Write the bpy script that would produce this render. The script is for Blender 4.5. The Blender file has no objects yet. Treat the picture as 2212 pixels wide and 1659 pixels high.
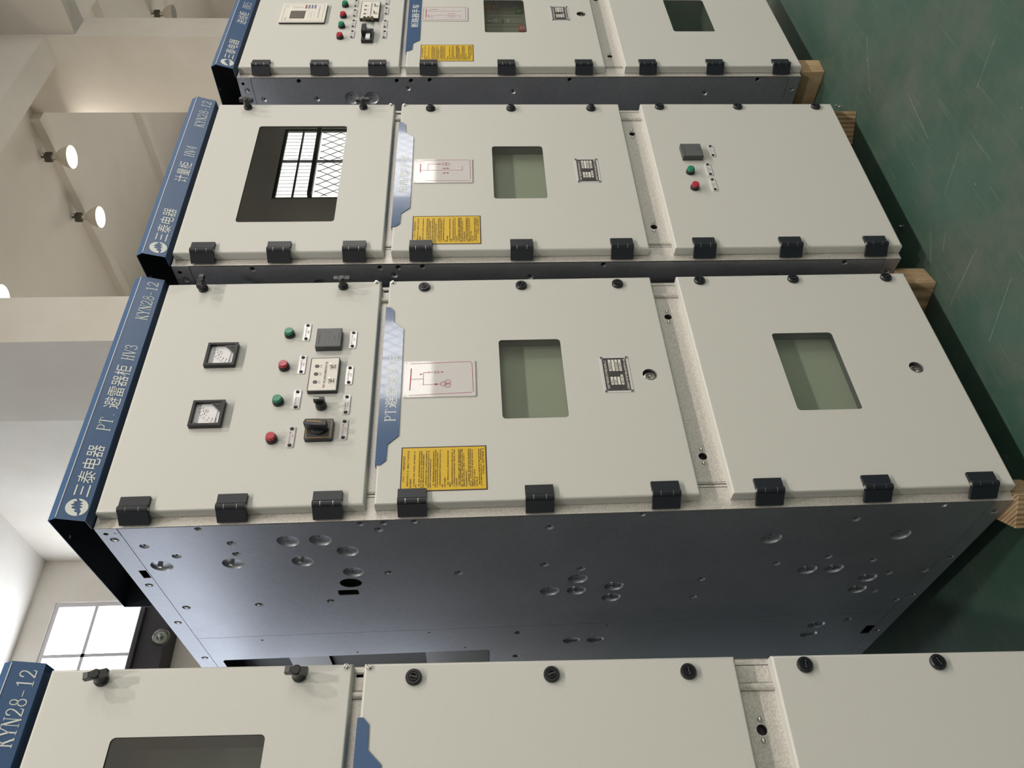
import bpy, bmesh, math, random
from mathutils import Vector, Matrix
from mathutils.geometry import tessellate_polygon
random.seed(7)
S = bpy.context.scene
COL = S.collection
R = math.radians
PI = math.pi

# ------------------------------------------------------------------ camera, world, exposure, lights
CAM = Vector((-0.9434, -1.6, 1.4014))
RIGHT = Vector((0.7730, -0.6342, -0.0179)); UP = Vector((0.0437, 0.0251, 0.9987)); FWD = Vector((0.6329, 0.7728, -0.0472))
cd = bpy.data.cameras.new('camera'); cam = bpy.data.objects.new('camera', cd); COL.objects.link(cam)
# the photograph is a portrait frame turned a quarter turn anticlockwise
m3 = Matrix((-UP, RIGHT, -FWD)).transposed()
cam.matrix_world = Matrix.Translation(CAM) @ m3.to_4x4()
cd.sensor_fit = 'HORIZONTAL'; cd.sensor_width = 36.0; cd.lens = 36.0 * 1706.99 / 2212.0
cd.clip_start = 0.02; cd.clip_end = 100
S.camera = cam

w = bpy.data.worlds.new('world'); S.world = w; w.use_nodes = True
w.node_tree.nodes['Background'].inputs[0].default_value = (0.75, 0.85, 1.0, 1)
w.node_tree.nodes['Background'].inputs[1].default_value = 0.6
S.view_settings.view_transform = 'Standard'; S.view_settings.look = 'None'
S.view_settings.gamma = 1.0; S.view_settings.use_curve_mapping = False
S.view_settings.exposure = 0.2
try:
    S.cycles.max_bounces = 10; S.cycles.diffuse_bounces = 5; S.cycles.transparent_max_bounces = 12
    S.cycles.sample_clamp_indirect = 6.0; S.cycles.caustics_reflective = False; S.cycles.caustics_refractive = False
except Exception:
    pass
KEY_W, BACK_W, WIN_FRONT, WIN_BACK = 130.0, 9.0, 10.0, 11.0
KEY_COL, BACK_COL = (1.0, 0.93, 0.84), (1.0, 0.90, 0.77)
CEIL = 7.42

# ------------------------------------------------------------------ materials
def new_mat(name):
    m = bpy.data.materials.new(name); m.use_nodes = True
    nt = m.node_tree; b = nt.nodes['Principled BSDF']
    return m, nt, b
def N(nt, t, **kw):
    n = nt.nodes.new(t)
    for k, v in kw.items(): setattr(n, k, v)
    return n
def L(nt, a, b): nt.links.new(a, b)
def ramp(nt, fac, stops):
    r = N(nt, 'ShaderNodeValToRGB'); e = r.color_ramp.elements
    while len(e) < len(stops): e.new(0.5)
    for i, (p, c) in enumerate(stops):
        e[i].position = p; e[i].color = (*c, 1) if len(c) == 3 else c
    L(nt, fac, r.inputs[0]); return r
def noise(nt, scale, detail=4, rough=0.55, vec=None, scl=None):
    n = N(nt, 'ShaderNodeTexNoise'); n.inputs['Scale'].default_value = scale
    n.inputs['Detail'].default_value = detail; n.inputs['Roughness'].default_value = rough
    if vec is None:
        tc = N(nt, 'ShaderNodeTexCoord'); vec = tc.outputs['Object']
    if scl:
        mp = N(nt, 'ShaderNodeMapping'); mp.inputs['Scale'].default_value = scl
        L(nt, vec, mp.inputs['Vector']); vec = mp.outputs['Vector']
    L(nt, vec, n.inputs['Vector']); return n
def bump(nt, b, h, strength, dist=0.001):
    bp = N(nt, 'ShaderNodeBump'); bp.inputs['Strength'].default_value = strength; bp.inputs['Distance'].default_value = dist
    L(nt, h, bp.inputs['Height']); L(nt, bp.outputs[0], b.inputs['Normal'])
def plain(name, col, rough=0.5, metal=0.0, coat=0.0):
    m, nt, b = new_mat(name)
    b.inputs['Base Color'].default_value = (*col, 1); b.inputs['Roughness'].default_value = rough
    b.inputs['Metallic'].default_value = metal; b.inputs['Coat Weight'].default_value = coat
    n = noise(nt, 300, 2); bump(nt, b, n.outputs[0], 0.04, 0.0004)
    return m
def paint(name, col, rough, tex=0.25):
    m, nt, b = new_mat(name)
    n = noise(nt, 420, 3, 0.6)
    r = ramp(nt, n.outputs[0], [(0.3, tuple(c * 0.95 for c in col)), (0.7, tuple(min(1, c * 1.05) for c in col))])
    L(nt, r.outputs[0], b.inputs['Base Color']); b.inputs['Roughness'].default_value = rough
    bump(nt, b, n.outputs[0], tex, 0.0006)
    return m
def galvanised(name, base, rough, spangle, metal=0.85, scale=130):
    m, nt, b = new_mat(name)
    tc = N(nt, 'ShaderNodeTexCoord')
    v = N(nt, 'ShaderNodeTexVoronoi'); v.inputs['Scale'].default_value = scale
    L(nt, tc.outputs['Object'], v.inputs['Vector'])
    n = noise(nt, 5, 5, 0.6, tc.outputs['Object'])
    sep = N(nt, 'ShaderNodeSeparateColor'); L(nt, v.outputs['Color'], sep.inputs[0])
    mx = N(nt, 'ShaderNodeMath', operation='MULTIPLY_ADD'); L(nt, sep.outputs[0], mx.inputs[0]); mx.inputs[1].default_value = spangle
    ad = N(nt, 'ShaderNodeMath', operation='MULTIPLY'); L(nt, n.outputs[0], ad.inputs[0]); ad.inputs[1].default_value = 1.0 - spangle
    L(nt, ad.outputs[0], mx.inputs[2])
    r = ramp(nt, mx.outputs[0], [(0.2, tuple(c * 0.78 for c in base)), (0.8, base)])
    L(nt, r.outputs[0], b.inputs['Base Color']); b.inputs['Metallic'].default_value = metal
    rr = N(nt, 'ShaderNodeMapRange'); L(nt, mx.outputs[0], rr.inputs[0])
    rr.inputs[3].default_value = rough - 0.06; rr.inputs[4].default_value = rough + 0.1
    L(nt, rr.outputs[0], b.inputs['Roughness'])
    return m
def emission(name, col, strength):
    m, nt, b = new_mat(name)
    nt.nodes.remove(b); e = N(nt, 'ShaderNodeEmission')
    e.inputs[0].default_value = (*col, 1); e.inputs[1].default_value = strength
    L(nt, e.outputs[0], nt.nodes['Material Output'].inputs[0]); return m
def pane_glass(name, tint, refl=1.0, rough=0.0):
    m, nt, b = new_mat(name); nt.nodes.remove(b)
    t = N(nt, 'ShaderNodeBsdfTransparent'); t.inputs[0].default_value = (*tint, 1)
    g = N(nt, 'ShaderNodeBsdfGlossy'); g.inputs['Roughness'].default_value = rough
    g.inputs[0].default_value = (1, 1, 1, 1)
    f = N(nt, 'ShaderNodeFresnel'); ge = N(nt, 'ShaderNodeNewGeometry'); mr = N(nt, 'ShaderNodeMapRange')
    L(nt, ge.outputs['Backfacing'], mr.inputs[0]); mr.inputs[3].default_value = 1.5; mr.inputs[4].default_value = 1 / 1.5
    L(nt, mr.outputs[0], f.inputs[0])  # same reflectance from either side of a thin sheet
    mu = N(nt, 'ShaderNodeMath', operation='MULTIPLY'); L(nt, f.outputs[0], mu.inputs[0]); mu.inputs[1].default_value = refl
    x = N(nt, 'ShaderNodeMixShader'); L(nt, mu.outputs[0], x.inputs[0]); L(nt, t.outputs[0], x.inputs[1]); L(nt, g.outputs[0], x.inputs[2])
    L(nt, x.outputs[0], nt.nodes['Material Output'].inputs[0]); return m
def plaster(name, col, stain, scale=0.7):
    m, nt, b = new_mat(name)
    n = noise(nt, scale, 6, 0.62); n2 = noise(nt, 40, 3)
    r = ramp(nt, n.outputs[0], [(0.3, stain), (0.62, col)])
    L(nt, r.outputs[0], b.inputs['Base Color']); b.inputs['Roughness'].default_value = 0.9
    bump(nt, b, n2.outputs[0], 0.1, 0.003); return m
def plywood(name):
    m, nt, b = new_mat(name)
    tc = N(nt, 'ShaderNodeTexCoord')
    wv = N(nt, 'ShaderNodeTexWave', wave_type='BANDS', bands_direction='X')
    wv.inputs['Scale'].default_value = 38; wv.inputs['Distortion'].default_value = 1.2; wv.inputs['Detail'].default_value = 2
    mp = N(nt, 'ShaderNodeMapping'); mp.inputs['Scale'].default_value = (1, 0.12, 0.12); mp.inputs['Rotation'].default_value = (0, 0, 0.3)
    L(nt, tc.outputs['Object'], mp.inputs[0]); L(nt, mp.outputs[0], wv.inputs['Vector'])
    n = noise(nt, 60, 4, 0.6, tc.outputs['Object'], (1, 0.2, 0.2))
    ml = N(nt, 'ShaderNodeMath', operation='MULTIPLY_ADD'); L(nt, n.outputs[0], ml.inputs[0]); ml.inputs[1].default_value = 0.7
    hv = N(nt, 'ShaderNodeMath', operation='MULTIPLY'); L(nt, wv.outputs[1], hv.inputs[0]); hv.inputs[1].default_value = 0.35
    L(nt, hv.outputs[0], ml.inputs[2])
    r = ramp(nt, ml.outputs[0], [(0.25, (0.16, 0.095, 0.05)), (0.5, (0.36, 0.25, 0.14)), (0.75, (0.50, 0.37, 0.22))])
    L(nt, r.outputs[0], b.inputs['Base Color']); b.inputs['Roughness'].default_value = 0.75
    bump(nt, b, ml.outputs[0], 0.3, 0.001); return m
def floor_mat():
    m, nt, b = new_mat('green_epoxy_floor')
    tc = N(nt, 'ShaderNodeTexCoord'); P = tc.outputs['Object']
    n1 = noise(nt, 3.2, 6, 0.65, P); n2 = noise(nt, 26, 5, 0.6, P); n3 = noise(nt, 2.1, 8, 0.75, P)
    base = ramp(nt, n1.outputs[0], [(0.3, (0.026, 0.066, 0.047)), (0.7, (0.043, 0.090, 0.069))])
    dust = ramp(nt, n3.outputs[0], [(0.46, (0, 0, 0)), (0.68, (0.7, 0.7, 0.7))])
    mix = N(nt, 'ShaderNodeMix', data_type='RGBA'); L(nt, dust.outputs[0], mix.inputs[0])
    L(nt, base.outputs[0], mix.inputs[6]); mix.inputs[7].default_value = (0.095, 0.102, 0.088, 1)
    # fine criss-cross scuffs
    prev = mix.outputs[2]
    for k, rot in enumerate((0.3, 1.35, 2.4)):
        nn = noise(nt, 14, 2, 0.5, P)
        mp = nn.inputs['Vector'].links[0].from_socket
        mpn = N(nt, 'ShaderNodeMapping'); mpn.inputs['Rotation'].default_value = (0, 0, rot); mpn.inputs['Scale'].default_value = (0.25, 9, 1)
        mpn.inputs['Location'].default_value = (k * 3.7, k * 1.3, 0)
        L(nt, P, mpn.inputs[0]); L(nt, mpn.outputs[0], nn.inputs['Vector'])
        rr = ramp(nt, nn.outputs[0], [(0.66, (0, 0, 0)), (0.74, (0.28, 0.28, 0.28))])
        mx = N(nt, 'ShaderNodeMix', data_type='RGBA'); L(nt, rr.outputs[0], mx.inputs[0]); L(nt, prev, mx.inputs[6])
        mx.inputs[7].default_value = (0.15, 0.20, 0.165, 1); prev = mx.outputs[2]
    # long single scratches
    segs = [((.682, -.172), (.652, .018)), ((.516, -.214), (.452, -.044)), ((.832, -.11), (.798, -.062)), ((.891, -.061), (.799, .021)),
            ((1.715, -.259), (1.545, -.14)), ((.954, -.297), (.919, -.178)), ((1.326, -.267), (1.114, -.237)), ((1.047, -.592), (1.016, -.463))]
    acc = None
    for a, c in segs:
        a = Vector((*a, 0)); c = Vector((*c, 0)); d = c - a
        s1 = N(nt, 'ShaderNodeVectorMath', operation='SUBTRACT'); L(nt, P, s1.inputs[0]); s1.inputs[1].default_value = a
        dt = N(nt, 'ShaderNodeVectorMath', operation='DOT_PRODUCT'); L(nt, s1.outputs[0], dt.inputs[0]); dt.inputs[1].default_value = d / d.length_squared
        cl = N(nt, 'ShaderNodeClamp'); L(nt, dt.outputs['Value'], cl.inputs[0])
        sc = N(nt, 'ShaderNodeVectorMath', operation='SCALE'); sc.inputs[0].default_value = d; L(nt, cl.outputs[0], sc.inputs['Scale'])
        s2 = N(nt, 'ShaderNodeVectorMath', operation='SUBTRACT'); L(nt, s1.outputs[0], s2.inputs[0]); L(nt, sc.outputs[0], s2.inputs[1])
        ln = N(nt, 'ShaderNodeVectorMath', operation='LENGTH'); L(nt, s2.outputs[0], ln.inputs[0])
        if acc is None: acc = ln.outputs['Value']
        else:
            mn = N(nt, 'ShaderNodeMath', operation='MINIMUM'); L(nt, acc, mn.inputs[0]); L(nt, ln.outputs['Value'], mn.inputs[1]); acc = mn.outputs[0]
    mr = N(nt, 'ShaderNodeMapRange'); L(nt, acc, mr.inputs[0]); mr.inputs[1].default_value = 0.0004; mr.inputs[2].default_value = 0.0014
    mr.inputs[3].default_value = 0.55; mr.inputs[4].default_value = 0.0
    mg = N(nt, 'ShaderNodeMath', operation='MULTIPLY'); L(nt, mr.outputs[0], mg.inputs[0])
    rg = ramp(nt, n2.outputs[0], [(0.3, (0.2, 0.2, 0.2)), (0.6, (1, 1, 1))]); L(nt, rg.outputs[0], mg.inputs[1])
    mx = N(nt, 'ShaderNodeMix', data_type='RGBA'); L(nt, mg.outputs[0], mx.inputs[0]); L(nt, prev, mx.inputs[6]); mx.inputs[7].default_value = (0.27, 0.33, 0.29, 1)
    # small pale specks
    sp = N(nt, 'ShaderNodeTexVoronoi'); sp.inputs['Scale'].default_value = 11; L(nt, P, sp.inputs['Vector'])
    rs = ramp(nt, sp.outputs['Distance'], [(0.02, (0.5, 0.5, 0.5)), (0.045, (0, 0, 0))])
    mx2 = N(nt, 'ShaderNodeMix', data_type='RGBA'); L(nt, rs.outputs[0], mx2.inputs[0]); L(nt, mx.outputs[2], mx2.inputs[6]); mx2.inputs[7].default_value = (0.25, 0.28, 0.25, 1)
    L(nt, mx2.outputs[2], b.inputs['Base Color'])
    rr = N(nt, 'ShaderNodeMapRange'); L(nt, n1.outputs[0], rr.inputs[0]); rr.inputs[3].default_value = 0.42; rr.inputs[4].default_value = 0.62
    L(nt, rr.outputs[0], b.inputs['Roughness']); bump(nt, b, n2.outputs[0], 0.08, 0.002)
    return m

M = {}
M['grey'] = paint('light_grey_paint', (0.57, 0.572, 0.545), 0.42, 0.22)
M['blue'] = paint('blue_paint', (0.038, 0.098, 0.225), 0.30, 0.1)
M['primer'] = paint('dark_inside_primer', (0.012, 0.016, 0.024), 0.55, 0.1)  # shade inside the blue header canopy, put into the colour
M['zinc'] = galvanised('galvanised_sheet', (0.50, 0.52, 0.57), 0.44, 0.25)
M['zincfront'] = galvanised('galvanised_frame', (0.74, 0.71, 0.67), 0.45, 0.75, 0.45, 380)
M['black'] = plain('black_plastic', (0.012, 0.013, 0.017), 0.32)
M['hinge'] = plain('black_hinge_paint', (0.014, 0.017, 0.025), 0.34)
M['steel'] = plain('bright_steel', (0.62, 0.61, 0.58), 0.25, 1.0)
M['white'] = plain('white_print', (0.74, 0.78, 0.76), 0.45)
M['whiteplastic'] = plain('white_plastic', (0.74, 0.71, 0.66), 0.4)
M['acrylic'] = plain('white_acrylic', (0.62, 0.60, 0.61), 0.03)
M['bluefilm'] = paint('glossy_blue_film', (0.038, 0.098, 0.225), 0.10, 0.12); M['bluefilm'].node_tree.nodes['Principled BSDF'].inputs['Coat Weight'].default_value = 0.6
M['dial'] = plain('dial_white', (0.72, 0.72, 0.76), 0.3)
M['ink'] = plain('dark_ink', (0.05, 0.045, 0.05), 0.6)
M['greyink'] = plain('grey_ink', (0.30, 0.29, 0.30), 0.6)
M['lens'] = plain('meter_grey', (0.10, 0.10, 0.105), 0.35)
M['yellow'] = plain('yellow_sticker', (0.66, 0.43, 0.012), 0.38)
M['brownedge'] = plain('brown_print', (0.06, 0.035, 0.035), 0.5)
M['maroon'] = plain('maroon_print', (0.36, 0.008, 0.05), 0.4)
M['green'] = plain('green_lens', (0.012, 0.22, 0.12), 0.22)
M['red'] = plain('red_lens', (0.42, 0.03, 0.055), 0.22)
M['gold'] = plain('gold_line', (0.50, 0.28, 0.04), 0.4)
M['instr'] = plain('dark_grey_case', (0.052, 0.055, 0.06), 0.38)
M['instrface'] = plain('grey_case_face', (0.105, 0.11, 0.115), 0.4)
M['lcd'] = plain('lcd_grey', (0.16, 0.145, 0.13), 0.15)
M['bluekey'] = plain('blue_key', (0.10, 0.11, 0.30), 0.4)
M['redkey'] = plain('red_key', (0.32, 0.03, 0.03), 0.4)
M['greenkey'] = plain('green_key', (0.03, 0.10, 0.03), 0.4)
M['brass'] = plain('dull_brass', (0.24, 0.21, 0.14), 0.4, 0.8)
M['inner'] = paint('olive_inner_board', (0.37, 0.385, 0.31), 0.55, 0.1)
M['innerdark'] = plain('grey_inner_plate', (0.12, 0.125, 0.115), 0.5)
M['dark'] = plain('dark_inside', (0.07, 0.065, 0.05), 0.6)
M['breaker'] = plain('olive_breaker_front', (0.14, 0.145, 0.11), 0.5)
M['breakerblue'] = plain('breaker_blue', (0.03, 0.09, 0.19), 0.5)
M['orange'] = plain('orange_tab', (0.55, 0.12, 0.03), 0.5)
M['pane'] = pane_glass('inspection_glass', (0.90, 0.93, 0.91), 1.0)
M['wood'] = plywood('plywood_block')
M['floor'] = floor_mat()
M['wall'] = plaster('white_wall_plaster', (0.80, 0.76, 0.71), (0.70, 0.65, 0.58))
M['ceil'] = plaster('white_ceiling_plaster', (0.80, 0.76, 0.72), (0.72, 0.68, 0.63), 0.5)
M['frame'] = plain('window_frame_white', (0.62, 0.60, 0.62), 0.5)
M['bars'] = plain('dark_green_steel', (0.05, 0.055, 0.05), 0.5)
M['girder'] = plain('dark_girder_paint', (0.045, 0.042, 0.05), 0.6)
M['sky_front'] = emission('daylight_pane_front', (1.0, 0.965, 0.92), WIN_FRONT)
M['sky_back'] = emission('daylight_pane_back', (0.86, 0.93, 1.0), WIN_BACK)
M['sky_front_dim'] = emission('daylight_pane_front_shaded', (1.0, 0.965, 0.92), 3.2)  # weaker glow for the remaining front windows
M['sky_back_mid'] = emission('daylight_pane_back_mid', (0.84, 0.90, 1.0), 4.2)  # weaker glow for the left-hand back windows
M['sky_back_fill'] = emission('daylight_pane_back_shaded', (1.0, 0.93, 0.82), 3.2)  # glow of the added right-hand back windows, fill for the ceiling
M['lampglow'] = emission('lamp_glow', (1.0, 0.95, 0.84), 10.0)
M['lampshell'] = plain('lamp_shell', (0.60, 0.56, 0.48), 0.35)
M['lampgear'] = plain('lamp_gear_box', (0.07, 0.065, 0.05), 0.6)
M['lampoff'] = plain('unlit_reflector', (0.30, 0.30, 0.29), 0.3, 0.4)
M['clear'] = pane_glass('clear_dome', (0.8, 0.86, 0.86), 2.2, 0.08)

# ------------------------------------------------------------------ mesh builder
class MB:
    def __init__(s): s.v = []; s.f = []; s.m = []; s.mats = []; s.sm = []
    def mi(s, mat):
        if mat not in s.mats: s.mats.append(mat)
        return s.mats.index(mat)
    def add(s, vs, fs, mat, T=None, sm=False):
        o = len(s.v); i = s.mi(mat)
        s.v += [tuple(T @ Vector(p)) if T else tuple(p) for p in vs]
        for f in fs: s.f.append([o + k for k in f]); s.m.append(i); s.sm.append(sm and len(f) < 5)
    def box(s, x0, x1, y0, y1, z0, z1, mat, T=None):
        v = [(x, y, z) for x in (x0, x1) for y in (y0, y1) for z in (z0, z1)]
        s.add(v, [(0, 1, 3, 2), (4, 6, 7, 5), (0, 4, 5, 1), (2, 3, 7, 6), (0, 2, 6, 4), (1, 5, 7, 3)], mat, T)
    def plate(s, outer, y0, y1, mat, holes=(), T=None, edge=None):
        """polygon in (x,z) with holes, from y0 (front) to y1 (back)"""
        loops = [list(outer)] + [list(h) for h in holes]
        tri = tessellate_polygon([[Vector((p[0], p[1], 0)) for p in lp] for lp in loops])
        flat = [p for lp in loops for p in lp]; n = len(flat)
        vs = [(p[0], y0, p[1]) for p in flat] + [(p[0], y1, p[1]) for p in flat]
        fs = [tuple(t) for t in tri] + [tuple(n + k for k in reversed(t)) for t in tri]
        s.add(vs, fs, mat, T)
        o = 0
        vs2, fs2 = [], []
        for lp in loops:
            k = len(lp); base = len(vs2)
            vs2 += [(p[0], y0, p[1]) for p in lp] + [(p[0], y1, p[1]) for p in lp]
            fs2 += [(base + i, base + (i + 1) % k, base + k + (i + 1) % k, base + k + i) for i in range(k)]
        s.add(vs2, fs2, edge or mat, T, True)
    def lathe(s, prof, mat, T=None, seg=20, cap=True):
        """profile (r, d) turned about the local axis -Y: d is how far it stands out towards -Y"""
        vs = []; fs = []
        for r, d in prof:
            vs += [(r * math.cos(2 * PI * i / seg), -d, r * math.sin(2 * PI * i / seg)) for i in range(seg)]
        for k in range(len(prof) - 1):
            for i in range(seg):
                j = (i + 1) % seg
                fs.append((k * seg + i, k * seg + j, (k + 1) * seg + j, (k + 1) * seg + i))
        if cap: fs.append(tuple((len(prof) - 1) * seg + i for i in range(seg)))
        s.add(vs, fs, mat, T, True)
    def cyl(s, p, q, r, mat, seg=12, T=None):
        p = Vector(p); q = Vector(q); ax = (q - p).normalized(); u = ax.orthogonal().normalized(); v = ax.cross(u)
        vs = [c + u * (r * math.cos(2 * PI * i / seg)) + v * (r * math.sin(2 * PI * i / seg)) for c in (p, q) for i in range(seg)]
        fs = [(i, (i + 1) % seg, seg + (i + 1) % seg, seg + i) for i in range(seg)] + [tuple(range(seg)), tuple(range(seg, 2 * seg))]
        s.add(vs, fs, mat, T, True)
    def line(s, pts, wd, y, mat, th=0.0003, closed=False, T=None, conv=None):
        """printed line on the plane y: small flat bars between 2-D points"""
        if conv: pts = [conv(*p) for p in pts]
        if closed: pts = list(pts) + [pts[0]]
        for a, b in zip(pts, pts[1:]):
            a = Vector(a); b = Vector(b); d = b - a
            if d.length < 1e-7: continue
            n = Vector((-d.y, d.x)).normalized() * wd / 2; e = d.normalized() * wd * 0.35
            q = [a - n - e, b - n + e, b + n + e, a + n - e]
            s.add([(p.x, y, p.y) for p in q], [(0, 1, 2, 3)], mat, T)
    def build(s, name, parent=None, bevel=0.0, seg=2, smooth=True):
        return link_mesh(name, s.mesh(name, smooth), parent, bevel, seg)
    def mesh(s, name, smooth=True):
        me = bpy.data.meshes.new(name)
        me.from_pydata(s.v, [], s.f)
        for mm in s.mats: me.materials.append(M[mm])
        me.polygons.foreach_set('material_index', s.m)
        bm = bmesh.new(); bm.from_mesh(me)
        bmesh.ops.remove_doubles(bm, verts=bm.verts, dist=1e-6)
        bmesh.ops.recalc_face_normals(bm, faces=bm.faces); bm.to_mesh(me); bm.free()
        if smooth:
            me.polygons.foreach_set('use_smooth', s.sm); me.set_sharp_from_angle(angle=R(35))
        me.update(); return me
def link_mesh(name, me, parent=None, bevel=0.0, seg=2, loc=None, rot=None):
    o = bpy.data.objects.new(name, me); COL.objects.link(o)
    if parent: o.parent = parent
    if loc is not None: o.location = loc
    if rot is not None: o.rotation_euler = rot
    if bevel:
        b = o.modifiers.new('bevel', 'BEVEL'); b.width = bevel; b.segments = seg; b.limit_method = 'ANGLE'; b.angle_limit = R(40)
    return o
def tag(o, label=None, cat=None, group=None, kind=None):
    if label: o['label'] = label
    if cat: o['category'] = cat
    if group: o['group'] = group
    if kind: o['kind'] = kind
    return o
def empty(name, loc, rot=(0, 0, 0)):
    e = bpy.data.objects.new(name, None); COL.objects.link(e); e.location = loc; e.rotation_euler = rot
    e.empty_display_size = 0.1; return e
def circle(cx, cz, r, n=20): return [(cx + r * math.cos(2 * PI * i / n), cz + r * math.sin(2 * PI * i / n)) for i in range(n)]
def rrect(x0, x1, z0, z1, r, n=5):
    pts = []
    for cx, cz, a0 in ((x1 - r, z1 - r, 0), (x0 + r, z1 - r, 90), (x0 + r, z0 + r, 180), (x1 - r, z0 + r, 270)):
        pts += [(cx + r * math.cos(R(a0 + 90 * i / n)), cz + r * math.sin(R(a0 + 90 * i / n))) for i in range(n + 1)]
    return pts
def rect(x0, x1, z0, z1): return [(x0, z0), (x1, z0), (x1, z1), (x0, z1)]

# ------------------------------------------------------------------ lettering
_tx = {}
def text2d(body):
    if body not in _tx:
        cu = bpy.data.curves.new('lettering', 'FONT'); cu.body = body; cu.resolution_u = 3
        o = bpy.data.objects.new('lettering', cu); COL.objects.link(o)
        dg = bpy.context.evaluated_depsgraph_get(); me = bpy.data.meshes.new_from_object(o.evaluated_get(dg))
        _tx[body] = ([(v.co.x, v.co.y) for v in me.vertices], [tuple(p.vertices) for p in me.polygons])
        bpy.data.objects.remove(o); bpy.data.curves.remove(cu); bpy.data.meshes.remove(me)
    return _tx[body]
def put_text(mb, body, x0, x1, z0, z1, y, mat):
    """fit lettering into the rectangle; y is a number or a function of z"""
    vs, fs = text2d(body)
    a0 = min(p[0] for p in vs); a1 = max(p[0] for p in vs); b0 = min(p[1] for p in vs); b1 = max(p[1] for p in vs)
    out = []
    for p in vs:
        x = x0 + (p[0] - a0) / (a1 - a0) * (x1 - x0); z = z0 + (p[1] - b0) / max(1e-6, b1 - b0) * (z1 - z0)
        out.append((x, y(z) if callable(y) else y, z))
    mb.add(out, fs, mat)
T_, t_ = 0.105, 0.05
GLY = {  # serif capitals and figures as strokes: (points, width)
 'K': [([(.14, 0), (.14, 1)], T_), ([(.14, .40), (.56, 1)], t_), ([(.27, .58), (.60, 0)], T_), ([(.02, .02), (.27, .02)], t_), ([(.02, .98), (.27, .98)], t_), ([(.44, .98), (.67, .98)], t_), ([(.47, .02), (.71, .02)], t_)],
 'Y': [([(.10, 1), (.34, .45)], T_), ([(.60, 1), (.34, .45)], t_), ([(.34, .47), (.34, 0)], T_), ([(0, .98), (.24, .98)], t_), ([(.48, .98), (.70, .98)], t_), ([(.2, .02), (.48, .02)], t_)],
 'N': [([(.13, 0), (.13, 1)], t_), ([(.13, 1), (.56, 0)], T_), ([(.56, 0), (.56, 1)], t_), ([(.02, .98), (.2, .98)], t_), ([(.02, .02), (.25, .02)], t_), ([(.44, .98), (.68, .98)], t_)],
 '2': [([(.12, .72), (.13, .86), (.22, .96), (.35, .99), (.47, .94), (.54, .82), (.53, .68), (.45, .50), (.30, .30), (.10, .05)], .075), ([(.09, .05), (.58, .05)], .1), ([(.58, .05), (.61, .22)], t_)],
 '8': [([(.34 + .18 * math.cos(a * PI / 8), .76 + .22 * math.sin(a * PI / 8)) for a in range(17)], .07), ([(.34 + .24 * math.cos(a * PI / 8), .27 + .25 * math.sin(a * PI / 8)) for a in range(17)], .075)],
 '-': [([(.08, .40), (.50, .40)], .06)],
 '1': [([(.34, 0), (.34, 1)], T_), ([(.16, .86), (.34, .97)], t_), ([(.15, .02), (.53, .02)], t_)],
 'H': [([(.14, 0), (.14, 1)], T_), ([(.55, 0), (.55, 1)], T_), ([(.14, .52), (.55, .52)], t_)] + [([(x - .12, z), (x + .12, z)], t_) for x in (.14, .55) for z in (.02, .98)],
 'V': [([(.09, 1), (.35, 0)], T_), ([(.60, 1), (.35, 0)], t_), ([(0, .98), (.22, .98)], t_), ([(.5, .98), (.70, .98)], t_)],
 '3': [([(.12, .80), (.20, .94), (.33, .99), (.46, .93), (.52, .78), (.46, .62), (.30, .54), (.46, .48), (.57, .34), (.56, .18), (.46, .05), (.30, .01), (.16, .06), (.10, .20)], .075)],
 '4': [([(.44, 1), (.06, .30)], t_), ([(.05, .30), (.63, .30)], t_), ([(.44, 0), (.44, 1)], T_), ([(.30, .02), (.58, .02)], t_)],
 '5': [([(.16, .97), (.56, .97)], .08), ([(.16, .97), (.13, .52)], t_), ([(.13, .52), (.28, .60), (.45, .57), (.56, .42), (.55, .20), (.42, .04), (.26, .01), (.13, .08), (.10, .2)], .075)],
 'P': [([(.14, 0), (.14, 1)], T_), ([(.14, .97), (.40, .97), (.53, .90), (.58, .74), (.53, .58), (.40, .49), (.14, .49)], .065), ([(.02, .02), (.27, .02)], t_), ([(.02, .98), (.2, .98)], t_)],
 'T': [([(.34, 0), (.34, 1)], T_), ([(.06, .97), (.62, .97)], t_), ([(.06, .98), (.04, .78)], t_), ([(.62, .98), (.64, .78)], t_), ([(.2, .02), (.48, .02)], t_)],
 '.': [([(.28, .06), (.36, .06)], .11)], ' ': []}
def put_serif(mb, body, x0, x1, z0, z1, y, mat):
    adv = 0.70; n = len(body); sx = (x1 - x0) / (n * adv - 0.04); sz = z1 - z0
    for i, ch in enumerate(body):
        for pts, wd in GLY[ch]:
            P = [(x0 + (i * adv + p[0]) * sx, z0 + p[1] * sz) for p in pts]
            for a, b in zip(P, P[1:]):
                a = Vector(a); b = Vector(b); d = b - a
                wx = wd * sx; wz = wd * sz * 0.75
                nrm = Vector((-d.y, d.x)).normalized(); wl = abs(nrm.x) * wx + abs(nrm.y) * wz
                nn = nrm * wl / 2; e = d.normalized() * wl * 0.25
                q = [a - nn - e, b - nn + e, b + nn + e, a + nn - e]
                mb.add([(p.x, y(p.y) if callable(y) else y, p.y) for p in q], [(0, 1, 2, 3)], mat)
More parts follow.
